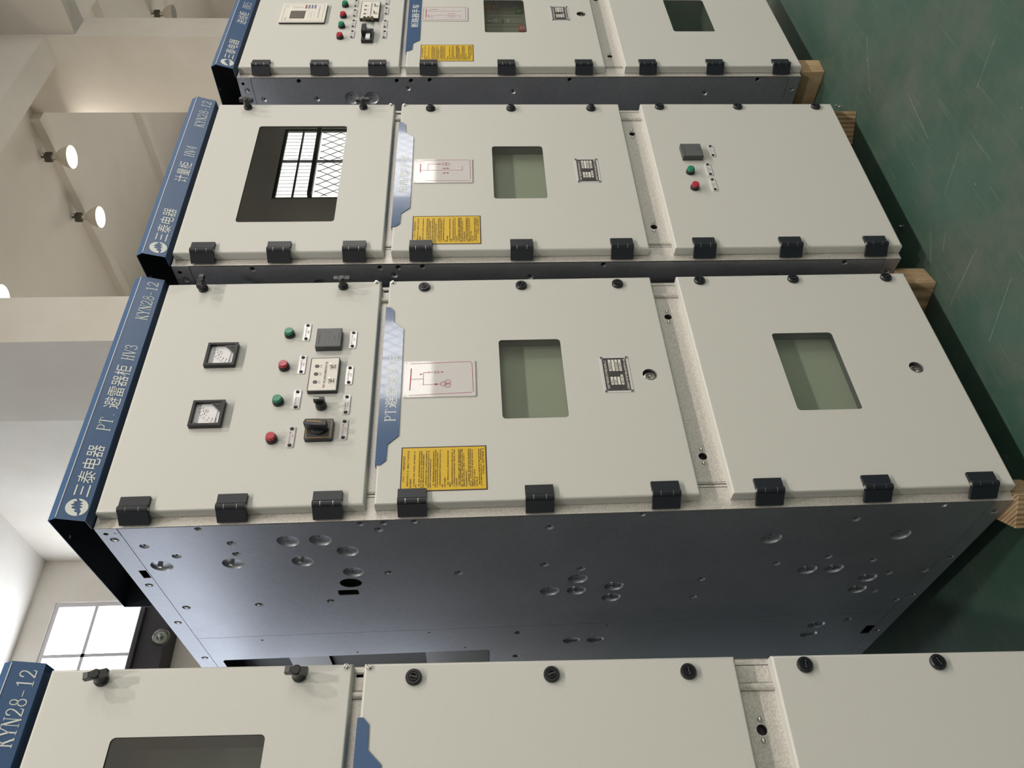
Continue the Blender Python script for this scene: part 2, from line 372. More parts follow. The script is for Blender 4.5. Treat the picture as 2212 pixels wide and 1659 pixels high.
def small_print(mb, x0, x1, zc, h, y, mat, rnd, cw=None, gap=0.0):
    """a line of print too small to read: one little cluster of strokes per character"""
    cw = cw or h * 0.92; x = x0
    while x + cw * 0.7 <= x1:
        if rnd.random() > gap:
            a, b = x, x + cw * 0.82; z0, z1 = zc - h / 2, zc + h / 2; t = h * 0.17
            for k in range(3):
                if rnd.random() < 0.72:
                    z = z0 + (k + 0.5) * h / 3; mb.add([(a, y, z - t / 2), (b, y, z - t / 2), (b, y, z + t / 2), (a, y, z + t / 2)], [(0, 1, 2, 3)], mat)
            for k in range(2):
                if rnd.random() < 0.75:
                    xx = a + (0.2 + 0.6 * k) * (b - a); mb.add([(xx - t / 2, y, z0), (xx + t / 2, y, z0), (xx + t / 2, y, z1), (xx - t / 2, y, z1)], [(0, 1, 2, 3)], mat)
        x += cw

# ------------------------------------------------------------------ the setting
def struct(name, mb, bevel=0.0):
    o = mb.build(name, None, bevel); o['kind'] = 'structure'; return o
XL, XR, YF, YB = -9.0, 18.0, -7.0, 8.66
mb = MB(); mb.box(XL, XR, YF, YB, -0.1, 0.0, 'floor'); struct('floor', mb)
mb = MB(); mb.box(XL, XR, YF, YB, CEIL, CEIL + 0.1, 'ceil'); struct('ceiling', mb)
mb = MB(); mb.box(XL - .2, XL, YF, YB, 0, CEIL, 'wall'); struct('wall_left', mb)
mb = MB(); mb.box(XR, XR + .2, YF, YB, 0, CEIL, 'wall'); struct('wall_right', mb)
mb = MB(); mb.box(4.4, 4.6, 4.69, YB, 0, CEIL, 'wall'); struct('wall_partition', mb)
# columns in a row and the downstand beams that meet them
mb = MB(); mb.box(3.85, 4.4, 3.56, 4.69, 0, CEIL, 'wall'); struct('trim_1', mb)
mb = MB(); mb.box(9.16, 9.65, 3.54, 4.63, 0, CEIL, 'wall'); struct('trim_2', mb)
mb = MB(); mb.box(4.4, 9.16, 3.54, 3.91, 6.82, CEIL, 'ceil'); mb.box(9.65, XR, 3.54, 3.91, 6.82, CEIL, 'ceil'); struct('trim_3', mb)
mb = MB(); mb.box(9.2, 9.56, YF, 3.54, 6.45, CEIL, 'ceil'); struct('trim_4', mb)
k = 5
for x in (9.0, 12.05, 15.1):
    mb = MB(); mb.box(x, x + 0.2, 4.63 if x == 9.0 else 3.91, YB, CEIL - 0.13, CEIL, 'ceil'); struct('trim_%d' % k, mb); k += 1
# walls with window openings (plates cut in (x,z))
def wall_with(name, y0, y1, openings, mat='wall'):
    mb = MB(); mb.plate(rect(XL, XR, 0, CEIL), y0, y1, mat, [rect(*o) for o in openings]); return struct(name, mb)
BW = [(1.5, 3.79, 5.9, 7.1), (-6.6, -1.8, 3.35, 6.7), (-6.6, -1.8, 2.1, 2.75), (5.5, 9.5, 1.2, 4.2), (11.0, 16.0, 1.2, 4.2)]
wall_with('wall_back', YB, YB + 0.25, BW)
FW = [(9.2, 11.03, 1.95, 4.62), (5.85, 7.45, 1.95, 4.62), (2.5, 4.1, 1.95, 4.62), (-4.3, -2.6, 1.95, 4.62)]
wall_with('wall_front', YF - 0.25, YF, FW)
def window(name, x0, x1, z0, z1, y, sgn, glass, fmat, xs, zs, fw=0.05):
    """steel window: outer frame, glazing bars, bright panes; sgn +1 when outside is towards +y"""
    e = empty(name, ((x0 + x1) / 2, y, z0)); e['kind'] = 'structure'
    ox, oz = -(x0 + x1) / 2, -z0
    T = Matrix.Translation((ox, 0, oz))
    f = MB(); ya, yb = sorted((0.02 * sgn, 0.10 * sgn))
    f.plate(rect(x0, x1, z0, z1), ya, yb, fmat, [rect(x0 + fw, x1 - fw, z0 + fw, z1 - fw)], T)
    bw = 0.022 if sgn > 0 else 0.014
    for x in xs: f.box(x - bw, x + bw, ya, yb, z0 + fw, z1 - fw, fmat, T)
    for z in zs: f.box(x0 + fw, x1 - fw, ya, yb, z - bw, z + bw, fmat, T)
    f.build('frame', e)
    p = MB(); yc = sorted((0.055 * sgn, 0.061 * sgn)); p.box(x0 + fw, x1 - fw, yc[0], yc[1], z0 + fw, z1 - fw, glass, T); p.build('pane', e)
    return e, T
window('window_1', *BW[0], YB, 1, 'sky_back', 'frame', (1.72, 2.39, 3.06), (6.54,), 0.06)
window('window_2', *BW[1], YB, 1, 'sky_back_mid', 'frame', [-5.8 + .8 * i for i in range(5)], (5.0,), 0.06)
window('window_7', *BW[2], YB, 1, 'sky_back_mid', 'frame', [-5.8 + .8 * i for i in range(5)], (), 0.05)
for wi in (3, 4): window('window_%d' % (wi + 5), *BW[wi], YB, 1, 'sky_back_fill', 'frame', [BW[wi][0] + (BW[wi][1] - BW[wi][0]) * i / 5 for i in range(1, 5)], (2.2, 3.2), 0.06)  # unseen windows, added to light the ceiling from below
for wi, (a0, a1, b0_, b1_) in enumerate(FW):
    e3, T3 = window('window_%d' % (wi + 3), a0, a1, b0_, b1_, YF, -1, 'sky_front' if wi < 2 else 'sky_front_dim', 'bars', [(a0 + a1) / 2 + (.06 if wi == 0 else 0)], (4.02, 4.30))
    g = MB(); nb = int((a1 - a0) / 0.09)
    for i in range(1, nb):  # upright burglar bars above the transom
        x = a0 + i * 0.09; g.cyl((x, 0.0, 4.05), (x, 0.0, b1_ - .05), 0.0035, 'bars', 6, T3)
    g.box(a0 + .05, a1 - .05, -0.02, 0.05, 3.98, 4.05, 'bars', T3); g.build('window_bars', e3)
    g = MB(); st = 0.17; hh = 1.95; sl = 0.62
    for i in range(-10, 24):  # diamond lattice below the transom
        for d in (1, -1):
            xa = a0 + i * st; p = Vector((xa, 0, 2.0)); q = Vector((xa + d * hh * sl, 0, 2.0 + hh))
            ts = sorted(((a0 + .05 - p.x) / (q.x - p.x), (a1 - .05 - p.x) / (q.x - p.x))); t0, t1 = max(0, ts[0]), min(1, ts[1])
            if t1 > t0: g.cyl(p.lerp(q, t0), p.lerp(q, t1), 0.006, 'bars', 5, T3)
    g.build('window_lattice', e3)

# ------------------------------------------------------------------ lamps on the ceiling
def bay_lamp(x, y, lit, label, power, colr, drop=0.42):
    e = empty('high_bay_lamp', (x, y, CEIL)); tag(e, label, 'lamp', 'high bay lamps on the ceiling')
    r90 = Matrix.Rotation(-PI / 2, 4, 'X')  # lathe axis -Y turned to point down
    down = Matrix(((1, 0, 0, 0), (0, 0, -1, 0), (0, 1, 0, 0), (0, 0, 0, 1)))
    b = MB(); b.cyl((0, 0, 0), (0, 0, -0.05), 0.012, 'lampgear', 8)
    pts = [(-.02, .06, -.02), (.05, .03, -.05), (.03, -.05, -.03), (-.05, -.02, -.06)]
    for p in pts: b.cyl(p, (p[0] * .3, p[1] * .3, -0.07), 0.006, 'lampgear', 5)
    b.build('bracket', e)
    b = MB(); b.box(-.055, .055, -.05, .05, -.155, -.055, 'lampgear'); b.cyl((0.03, 0.055, -.06), (.03, .055, -.19), 0.012, 'lampgear', 8)
    b.build('gear_box', e, 0.012)
    b = MB(); b.cyl((0, 0, -.15), (0, 0, -.20), .032, 'lampshell', 14); b.build('neck', e)
    zt = -.20; zb = -drop
    prof = [(.034, 0), (.055, .02), (.095, .06), (.128, .11), (.150, .165), (.163, zt - zb), (.158, zt - zb), (.144, .165), (.122, .115), (.088, .065), (.04, .025)]
    b = MB()
    seg = 28; vs = []; fs = []
    for r, d in prof: vs += [(r * math.cos(2 * PI * i / seg), r * math.sin(2 * PI * i / seg), zt - d) for i in range(seg)]
    for k2 in range(len(prof) - 1):
        for i in range(seg): fs.append((k2 * seg + i, k2 * seg + (i + 1) % seg, (k2 + 1) * seg + (i + 1) % seg, (k2 + 1) * seg + i))
    b.add(vs, fs, 'lampshell', None, True); b.build('reflector', e)
    b = MB(); zz = zb + .012
    b.add([(.157 * math.cos(2 * PI * i / seg), .157 * math.sin(2 * PI * i / seg), zz) for i in range(seg)] + [(.157 * math.cos(2 * PI * i / seg), .157 * math.sin(2 * PI * i / seg), zz + .004) for i in range(seg)],
          [tuple(range(seg)), tuple(range(seg, 2 * seg))] + [(i, (i + 1) % seg, seg + (i + 1) % seg, seg + i) for i in range(seg)], 'lampglow' if lit else 'lampoff')
    b.build('lens', e)
    if lit:
        ld = bpy.data.lights.new('lamp_light', 'AREA'); ld.shape = 'DISK'; ld.size = 0.30; ld.energy = power; ld.color = colr
        lo = bpy.data.objects.new('lamp_light', ld); COL.objects.link(lo); lo.parent = e; lo.location = (0, 0, zb - 0.01)
    return e
bay_lamp(8.83, 5.12, True, 'lit high bay lamp on the ceiling, right of the two glowing side by side', BACK_W, BACK_COL)
bay_lamp(8.83, 6.18, True, 'lit high bay lamp on the ceiling, left of the two glowing side by side', BACK_W, BACK_COL)
bay_lamp(6.07, 5.17, True, 'lit high bay lamp half cut off by the edge beside the broad column', BACK_W, BACK_COL)
bay_lamp(14.34, 5.73, False, 'unlit high bay lamp partly hidden behind the far column', 0, BACK_COL)
for x in (0.33, 3.09, 5.85, -2.43):
    bay_lamp(x, -3.4, True, 'lit high bay lamp hanging over the aisle in front of the cabinets', KEY_W, KEY_COL)

# dark girder under the back window, with a small clear dome light on it
mb = MB(); mb.box(-8.9, 3.62, 8.3, 8.655, 5.37, 5.74, 'girder'); mb.box(-8.9, 3.62, 8.24, 8.3, 5.70, 5.76, 'girder')
o = mb.build('girder', None, 0.01); tag(o, 'dark painted steel girder running along the wall under the bright window', 'girder')
e = empty('dome_light', (3.10, 8.298, 5.43)); tag(e, 'small clear glass dome light on the dark girder under the window', 'lamp')
d = MB(); d.lathe([(.0, 0), (.075, 0), (.078, .02), (.070, .03)], 'lampshell', None, 20); d.build('base', e)
d = MB(); d.lathe([(.115 * math.cos(a * PI / 12), .02 + .115 * math.sin(a * PI / 12)) for a in range(6)] + [(.01, .135)], 'clear', None, 22); d.build('dome', e)
d = MB(); d.lathe([(.03, .02), (.045, .05), (.02, .085)], 'steel', None, 14); d.build('bulb', e)

# ------------------------------------------------------------------ repeated fittings (one shared mesh each)
W, D, H, TD = 0.78, 1.50, 2.178, 0.0296
XD0, XD1 = 0.0248, 0.7752
Z_UP, Z_MID, Z_LOW = (1.5634, 2.1713), (0.7719, 1.5403), (-0.0014, 0.6944)
MESH = {}
def shared(key, fn):
    if key not in MESH: MESH[key] = fn()
    return MESH[key]
def hinge_mesh():
    b = MB(); h = 0.0335
    b.box(.005, .032, -.0085, -.0003, -h, h, 'hinge')                       # door leaf
    b.add([(-.001, -.001, -h), (-.0075, -.006, -h), (-.026, .0225, -h), (-.0195, .0275, -h), (-.001, -.001, h), (-.0075, -.006, h), (-.026, .0225, h), (-.0195, .0275, h)],
          [(0, 1, 2, 3), (4, 7, 6, 5), (0, 4, 5, 1), (1, 5, 6, 2), (2, 6, 7, 3), (3, 7, 4, 0)], 'hinge')   # frame leaf
    for z0, z1 in ((-h, -.0155), (-.0140, .0140), (.0155, h)): b.cyl((0, -.0055, z0), (0, -.0055, z1), .0085, 'hinge', 14)
    b.cyl((0, -.0055, -h - .0006), (0, -.0055, h + .0006), .0045, 'steel', 10)
    b.cyl((0, -.0055, -.0155), (0, -.0055, -.0140), .0078, 'steel', 12); b.cyl((0, -.0055, .0140), (0, -.0055, .0155), .0078, 'steel', 12)
    return b.mesh('hinge')
def tknob_mesh():
    b = MB(); b.lathe([(.0140, 0), (.0140, .007), (.0115, .010), (.0098, .018), (.0105, .027), (.0105, .036), (.008, .039)], 'black', None, 18)
    b.box(-.0068, .0068, -.0375, -.025, -.0225, .0225, 'black'); b.box(-.0060, .0060, -.038, -.033, .013, .0222, 'instrface'); return b.mesh('wing_handle')
def qlock_mesh():
    b = MB(); b.lathe([(.0165, 0), (.0165, .006), (.0145, .0085), (.0105, .0085), (.0098, .0065), (.0090, .0065), (.0085, .0095), (.0062, .0095), (.0055, .004)], 'black', None, 22)
    b.lathe([(.0022, .004), (.0022, .008)], 'instr', None, 8); b.box(-.0085, .0085, -.0096, -.0088, -.0012, .0012, 'instr'); return b.mesh('quarter_turn_lock')
def hatlock_mesh():
    b = MB(); b.lathe([(.0165, 0), (.0165, .005), (.0145, .0085), (.0105, .0100), (.0100, .016), (.0085, .0175), (.0058, .0175), (.0050, .011)], 'black', None, 22)
    b.lathe([(.0024, .011), (.0024, .020)], 'instr', None, 8); return b.mesh('quarter_turn_lock')
def screw_mesh():
    b = MB(); b.lathe([(.0065, 0), (.0065, .001), (.0052, .001), (.0052, .004), (.0040, .0052)], 'steel', None, 14); b.box(-.0048, .0048, -.0055, -.0046, -.0007, .0007, 'ink'); return b.mesh('screw')
def button_mesh(c):
    b = MB(); b.lathe([(.0142, 0), (.0142, .009), (.0128, .011)], 'black', None, 24)
    n = 36; pr = [(.0122, .010), (.0120, .018), (.0105, .0205)]
    vs = []; fs = []
    for r, d2 in pr: vs += [((r - (.0011 if (i % 4) == 0 else 0)) * math.cos(2 * PI * i / n), -d2, (r - (.0011 if (i % 4) == 0 else 0)) * math.sin(2 * PI * i / n)) for i in range(n)]
    for k2 in range(2): fs += [(k2 * n + i, k2 * n + (i + 1) % n, (k2 + 1) * n + (i + 1) % n, (k2 + 1) * n + i) for i in range(n)]
    fs.append(tuple(range(2 * n, 3 * n))); b.add(vs, fs, c); return b.mesh('indicator_light')
def tag_mesh(seed):
    b = MB(); rn = random.Random(seed)
    b.plate(rrect(-.0312, .0312, -.0092, .0092, .0035, 3), -.0022, 0, 'acrylic')
    for s in (-1, 1): b.lathe([(.0047, .0022), (.0047, .0035), (.0035, .0052), (.001, .0057)], 'black', Matrix.Translation((s * .0247, 0, 0)), 12)
    small_print(b, -.017, .018, .0020, .0042, -.00235, 'greyink', rn, .0042); small_print(b, -.006, .008, -.0042, .0042, -.00235, 'greyink', rn, .0042)
    return b.mesh('label_tag')
def meter_mesh(kv, seed):
    b = MB(); s = .0395
    b.plate(rect(-s, s, -s, s), -.014, 0, 'black', [rrect(-.033, .033, -.033, .033, .003, 3)])
    b.box(-.0335, .0335, -.0045, 0, -.0335, .0335, 'dial')
    b.add([(.033, -.0125, -.033), (.033, -.0125, -.004), (.003, -.0125, -.033), (.033, -.004, -.033), (.033, -.004, -.004), (.003, -.004, -.033)], [(0, 1, 2), (3, 5, 4), (1, 4, 5, 2)], 'black')
    b.lathe([(.0022, .0125), (.0022, .0140), (.001, .0145)], 'lens', Matrix.Translation((.024, 0, -.024)), 8)
    rn = random.Random(seed); y = -.0048; cx, cz = .024, -.024; r = .049
    arc = [(cx + r * math.cos(R(a)), cz + r * math.sin(R(a))) for a in range(92, 180, 6)]
    b.line(arc, .0005, y, 'greyink')
    for a in range(95, 182, 14):
        u = Vector((math.cos(R(a)), math.sin(R(a)))); c = Vector((cx, cz)); b.line([c + u * r, c + u * (r - .006)], .0009, y, 'ink')
        p = c + u * (r - .0105); small_print(b, p.x - .003, p.x + .004, p.y, .0028, y, 'ink', rn, .003)
    put_text(b, 'kV' if kv else 'V', -.0315, -.0225 if kv else -.026, .023, .0305, y, 'ink')
    b.line([(cx - .003, cz - .001), (cx - .047, cz + .002)], .0013, -.0065, 'ink'); b.line([(cx - .048, cz + .0005), (cx - .048, cz + .0035)], .001, -.0065, 'ink')
    small_print(b, .006, .018, .006, .003, y, 'greyink', rn, .003); small_print(b, .006, .016, .001, .003, y, 'greyink', rn, .003)
    return b.mesh('voltmeter')
def instr_mesh():
    b = MB(); s = .0335; rn = random.Random(3)
    b.plate(rect(-s, s, -s, s), -.018, 0, 'instr'); b.plate(rrect(-.0315, .0315, -.0315, .0315, .002, 2), -.0186, -.018, 'instrface')
    small_print(b, -.024, .020, .025, .004, -.0188, 'instr', rn, .004)
    for x in (-.018, 0, .018):
        for z in (.008, -.002): small_print(b, x - .003, x + .004, z, .002, -.0188, 'instr', rn, .0025)
    small_print(b, -.008, .008, -.016, .003, -.0188, 'instr', rn, .003); small_print(b, -.02, .02, -.026, .002, -.0188, 'instr', rn, .0025)
    return b.mesh('humidity_controller')
def display_mesh(wx, wz):
    b = MB(); rn = random.Random(4); y = -.0128
    b.plate(rrect(-wx, wx, -wz, wz, .002, 2), -.012, 0, 'black'); b.plate(rect(-wx + .0025, wx - .0025, -wz + .0025, wz - .0025), -.0126, -.012, 'whiteplastic')
    for i in range(3):
        x = (-.5 + .5 * i) * wx * .95; b.lathe([(.0058, .0126), (.0058, .0132), (.0050, .0134), (.004, .0130)], 'lens', Matrix.Translation((x, 0, wz * .52)), 16)
        put_text(b, 'L%d' % (i + 1), x - .004, x + .004, wz * .17, wz * .17 + .0055, y, 'ink')
    small_print(b, -wx * .55, wx * .8, -wz * .10, .0048, y, 'ink', rn, .0046); small_print(b, -wx * .82, -wx * .58, -wz * .10, .005, y, 'redkey', rn, .004); b.box(-wx * .5, wx * .8, -.0129, -.0126, -wz * .2, -wz * .19, 'greyink')
    for x in (-wx * .42, wx * .42):
        b.lathe([(.0045, .0126), (.0045, .0165), (.002, .022), (.0018, .025)], 'steel', Matrix.Translation((x, 0, -wz * .48)), 10)
        small_print(b, x - .009, x - .005, -wz * .42, .003, y, 'ink', rn, .0035); small_print(b, x - .006, x + .008, -wz * .74, .0034, y, 'ink', rn, .0034)
    return b.mesh('voltage_display')
def selector_mesh():
    b = MB(); b.lathe([(.0140, 0), (.0140, .010), (.0125, .012), (.0125, .020), (.0120, .022)], 'black', None, 22)
    b.box(-.0045, .0045, -.036, -.020, -.0125, .0145, 'black'); b.box(-.0015, .0015, -.0364, -.036, .0, .014, 'white'); return b.mesh('selector_switch')
def cam_mesh():
    b = MB(); b.plate(rrect(-.031, .031, -.034, .034, .004, 3), -.012, 0, 'black'); b.plate(rrect(-.0285, .0285, -.0315, .0315, .003, 3), -.0124, -.012, 'instr')
    b.line(rrect(-.0265, .0265, -.0295, .0295, .002, 2), .0013, -.0126, 'gold', closed=True)
    b.lathe([(.019, .012), (.019, .018), (.015, .020)], 'black', None, 20)
    T = Matrix.Rotation(R(4), 4, 'Y')
    b.plate([(-.0085, -.022), (.0085, -.022), (.0095, 0), (.0075, .030), (-.0035, .033), (-.0085, .026), (-.0095, 0)], -.042, -.018, 'black', (), T)
    b.line([(.001, .024), (.0015, 0), (.0, -.010)], .0024, -.0424, 'gold', T=T); return b.mesh('rotary_cam_switch')
def black_switch_mesh():
    b = MB(); b.box(-.046, .046, -.014, 0, -.022, .022, 'black'); b.box(-.043, -.006, -.021, -.014, -.013, .004, 'white'); b.box(.008, .040, -.021, -.014, -.013, .004, 'white')
    b.box(-.01, .046, -.034, -.014, .004, .022, 'black'); b.box(-.006, .008, -.032, -.014, -.016, .010, 'black'); return b.mesh('toggle_switch')
def keylock_mesh():
    b = MB(); b.lathe([(.0185, -.001), (.0195, .0004), (.0205, .0)], 'grey', None, 24, False)
    b.lathe([(.0187, .001), (.0187, -.020), (.0186, -.020)], 'ink', None, 24)
    b.lathe([(.0165, -.020), (.0165, -.008), (.0135, -.007), (.0095, -.007), (.009, -.014)], 'steel', Matrix.Translation((0, 0, -.001)), 22)
    b.lathe([(.0055, -.016), (.0055, -.005), (.003, -.0045)], 'steel', Matrix.Translation((0, 0, -.003)), 4); return b.mesh('door_lock')
def nameplate_mesh():
    b = MB(); rn = random.Random(11); wx, wz = .0622, .0385; y = -.0022
    b.plate(rrect(-wx, wx, -wz, wz, .002, 2), -.0012, 0, 'acrylic'); b.plate([(-wx + .010, -wz + .006), (wx - .010, -wz + .006), (wx - .006, -wz + .010), (wx - .006, wz - .010), (wx - .010, wz - .006), (-wx + .010, wz - .006), (-wx + .006, wz - .010), (-wx + .006, -wz + .010)], -.0018, -.0012, 'ink')
    for sx in (-1, 1):
        for sz in (-1, 1): b.lathe([(.0032, .0012), (.0032, .003), (.001, .0036)], 'lens', Matrix.Translation((sx * (wx - .0045), 0, sz * (wz - .0045))), 10)
    small_print(b, -.050, .050, .0255, .0062, y, 'whiteplastic', rn, .0066); small_print(b, -.052, .053, -.0268, .0062, y, 'whiteplastic', rn, .0066)
    for i, z in enumerate((.0135, .0045, -.0045, -.0140)):
        for x0, x1, tx in ((-.037, -.010 + (.008 if i == 3 else 0), -.0525), (.010, .050, -.006)):
            small_print(b, tx, x0 - .002, z, .0042, y, 'lens', rn, .0048, .1)
            b.add([(x0, y, z - .0034), (x1, y, z - .0034), (x1, y, z + .0034), (x0, y, z + .0034)], [(0, 1, 2, 3)], 'whiteplastic')
            if rn.random() < .6: small_print(b, x0 + .004, x1 - .008, z, .0036, y - .0002, 'ink', rn, .0034)
    return b.mesh('rating_plate')
def sticker_mesh():
    b = MB(); rn = random.Random(21); wx, wz = .0635, .1033; y = -.0011
    b.plate(rect(-wx, wx, -wz, wz), -.0006, 0, 'brownedge'); b.plate(rect(-wx + .003, wx - .003, -wz + .003, wz - .003), -.0009, -.0006, 'yellow')
    put_serif(b, 'KYN28-12', -.036, -.010, .0935, .0985, y, 'ink'); put_text(b, '中置柜操作程序', -.006, .038, .0928, .0990, y, 'ink')
    rows = [(265, .10, .93), (335, .06, .27), (410, .10, .93), (455, .06, .16), (525, .10, .92), (575, .06, .93), (620, .06, .85), (685, .10, .94), (735, .06, .94), (780, .06, .73), (850, .10, .94), (895, .06, .95), (940, .06, .89), (1000, .10, .95), (1050, .06, .13), (1110, .06, .27), (1180, .10, .93), (1225, .06, .18), (1275, .10, .95), (1325, .06, .96), (1375, .06, .27), (1430, .10, .95), (1465, .06, .96), (1505, .06, .95), (1545, .06, .84), (1600, .06, .47), (1655, .10, .96), (1695, .06, .96), (1740, .06, .94), (1785, .06, .46), (1840, .06, .29), (1895, .10, .95), (1940, .06, .95), (1990, .34, .95)]
    for px, a, c in rows:
        z = wz - .003 - (px - 130) / 1915 * (2 * wz - .006); big = px in (265, 335, 1110, 1840, 1990)
        small_print(b, -wx + .003 + a * (2 * wx - .006), -wx + .003 + c * (2 * wx - .006), z, .0042 if big else .0032, y, 'brownedge', rn, .0044 if big else .0027, .05)
    return b.mesh('warning_sticker')

# single-line diagram plates: local print coordinates follow the plate (x right, z up, origin at its centre)
def diagram_mesh(kind):
    b = MB(); wx, wz = .0608, .0938; y = -.0033
    b.plate(rrect(-wx, wx, -wz, wz, .002, 2), -.003, 0, 'acrylic')
    for sx in (-1, 1):
        for sz in (-1, 1): b.lathe([(.0022, .003), (.0022, .0038)], 'dial', Matrix.Translation((sx * (wx - .005), 0, sz * (wz - .005))), 10)
    if kind == 3: cv = lambda p, q: (wx - (q - 975) / 525 * 2 * wx, wz - (p - 638) / 1072 * 2 * wz)
    elif kind == 4: cv = lambda p, q: (wx - (q - 609) / 188 * 2 * wx, wz - (p - 344) / 473 * 2 * wz)
    else: cv = lambda p, q: (wx - (q - 62) / 155 * 2 * wx, wz - (p - 494) / 440 * 2 * wz)
    ln = lambda pts, wd=.0012, cl=False: b.line(pts, wd, y, 'maroon', conv=cv, closed=cl)
    circ = lambda p, q, r, wd=.0012: b.line([(cv(p, q)[0] + r * math.cos(a * PI / 9), cv(p, q)[1] + r * math.sin(a * PI / 9)) for a in range(19)], wd, y, 'maroon')
    def tri(p, q, r):
        x, z = cv(p, q); b.add([(x - r, y, z), (x + r, y, z), (x, y, z - r * 1.6)], [(0, 1, 2)], 'maroon')
    if kind == 3:
        ln([(730, 1012), (1130, 1003), (1630, 993), (1662, 1018), (1672, 1440)]); ln([(730, 1475), (1110, 1463), (1650, 1450)])
        ln([(745, 1085), (735, 1400)], .0026); ln([(742, 1240), (930, 1238)]); ln([(930, 1145), (930, 1325)])
        ln([(930, 1145), (1100, 1143)]); ln([(1105, 1130), (1155, 1130), (1155, 1158), (1105, 1158)], .0011, True); ln([(1155, 1143), (1215, 1143)]); tri(1208, 1143, .0026)
        ln([(930, 1325), (1108, 1322)]); ln([(1108, 1322), (1132, 1321)], .0046); ln([(1132, 1321), (1190, 1320)]); circ(1228, 1318, .0072); circ(1294, 1290, .0072); circ(1294, 1341, .0072)
        for p, q in ((1228, 1318), (1294, 1290), (1294, 1341)): ln([(p - 10, q - 10), (p + 12, q), (p - 10, q + 10)], .0007)
        ln([(880, 1170), (905, 1170)], .003); ln([(1000, 1155), (1010, 1130)], .001)
    elif kind == 4:
        ln([(420, 618), (790, 618), (800, 630), (800, 770)]); ln([(440, 783), (800, 783)])
        ln([(395, 650), (395, 715)], .0026); ln([(395, 700), (735, 700), (735, 668)]); ln([(455, 650), (455, 700)]); ln([(455, 650), (572, 650)]); circ(590, 650, .0072); circ(616, 650, .0072)
        for q in (685, 722):
            ln([(570, q), (632, q)]); tri(588, q, .003); tri(615, q, .003); circ(588, q, .0024, .0008); circ(615, q, .0024, .0008)
        ln([(530, 650), (556, 650)], .003)
    else:
        ln([(503, 70), (915, 66), (915, 205)]); ln([(500, 208), (915, 205)]); ln([(503, 70), (500, 208)])
        ln([(530, 90), (530, 182)], .0028); ln([(530, 112), (868, 112)]); tri(866, 112, .0024); ln([(565, 112), (565, 94), (600, 94)]); ln([(590, 94), (645, 94)], .0026)
        ln([(530, 158), (605, 158)]); ln([(605, 158), (632, 164)]); ln([(634, 166), (664, 152)]); ln([(664, 158), (735, 158)]); ln([(735, 158), (857, 158), (857, 184)])
        ln([(555, 158), (555, 178), (600, 178)], .0022)
        for q in (140, 158, 176):
            ln([(735, q), (815, q)]); [tri(p, q, .0028) for p in (748, 772, 796)]
    return b.mesh('circuit_diagram_plate')

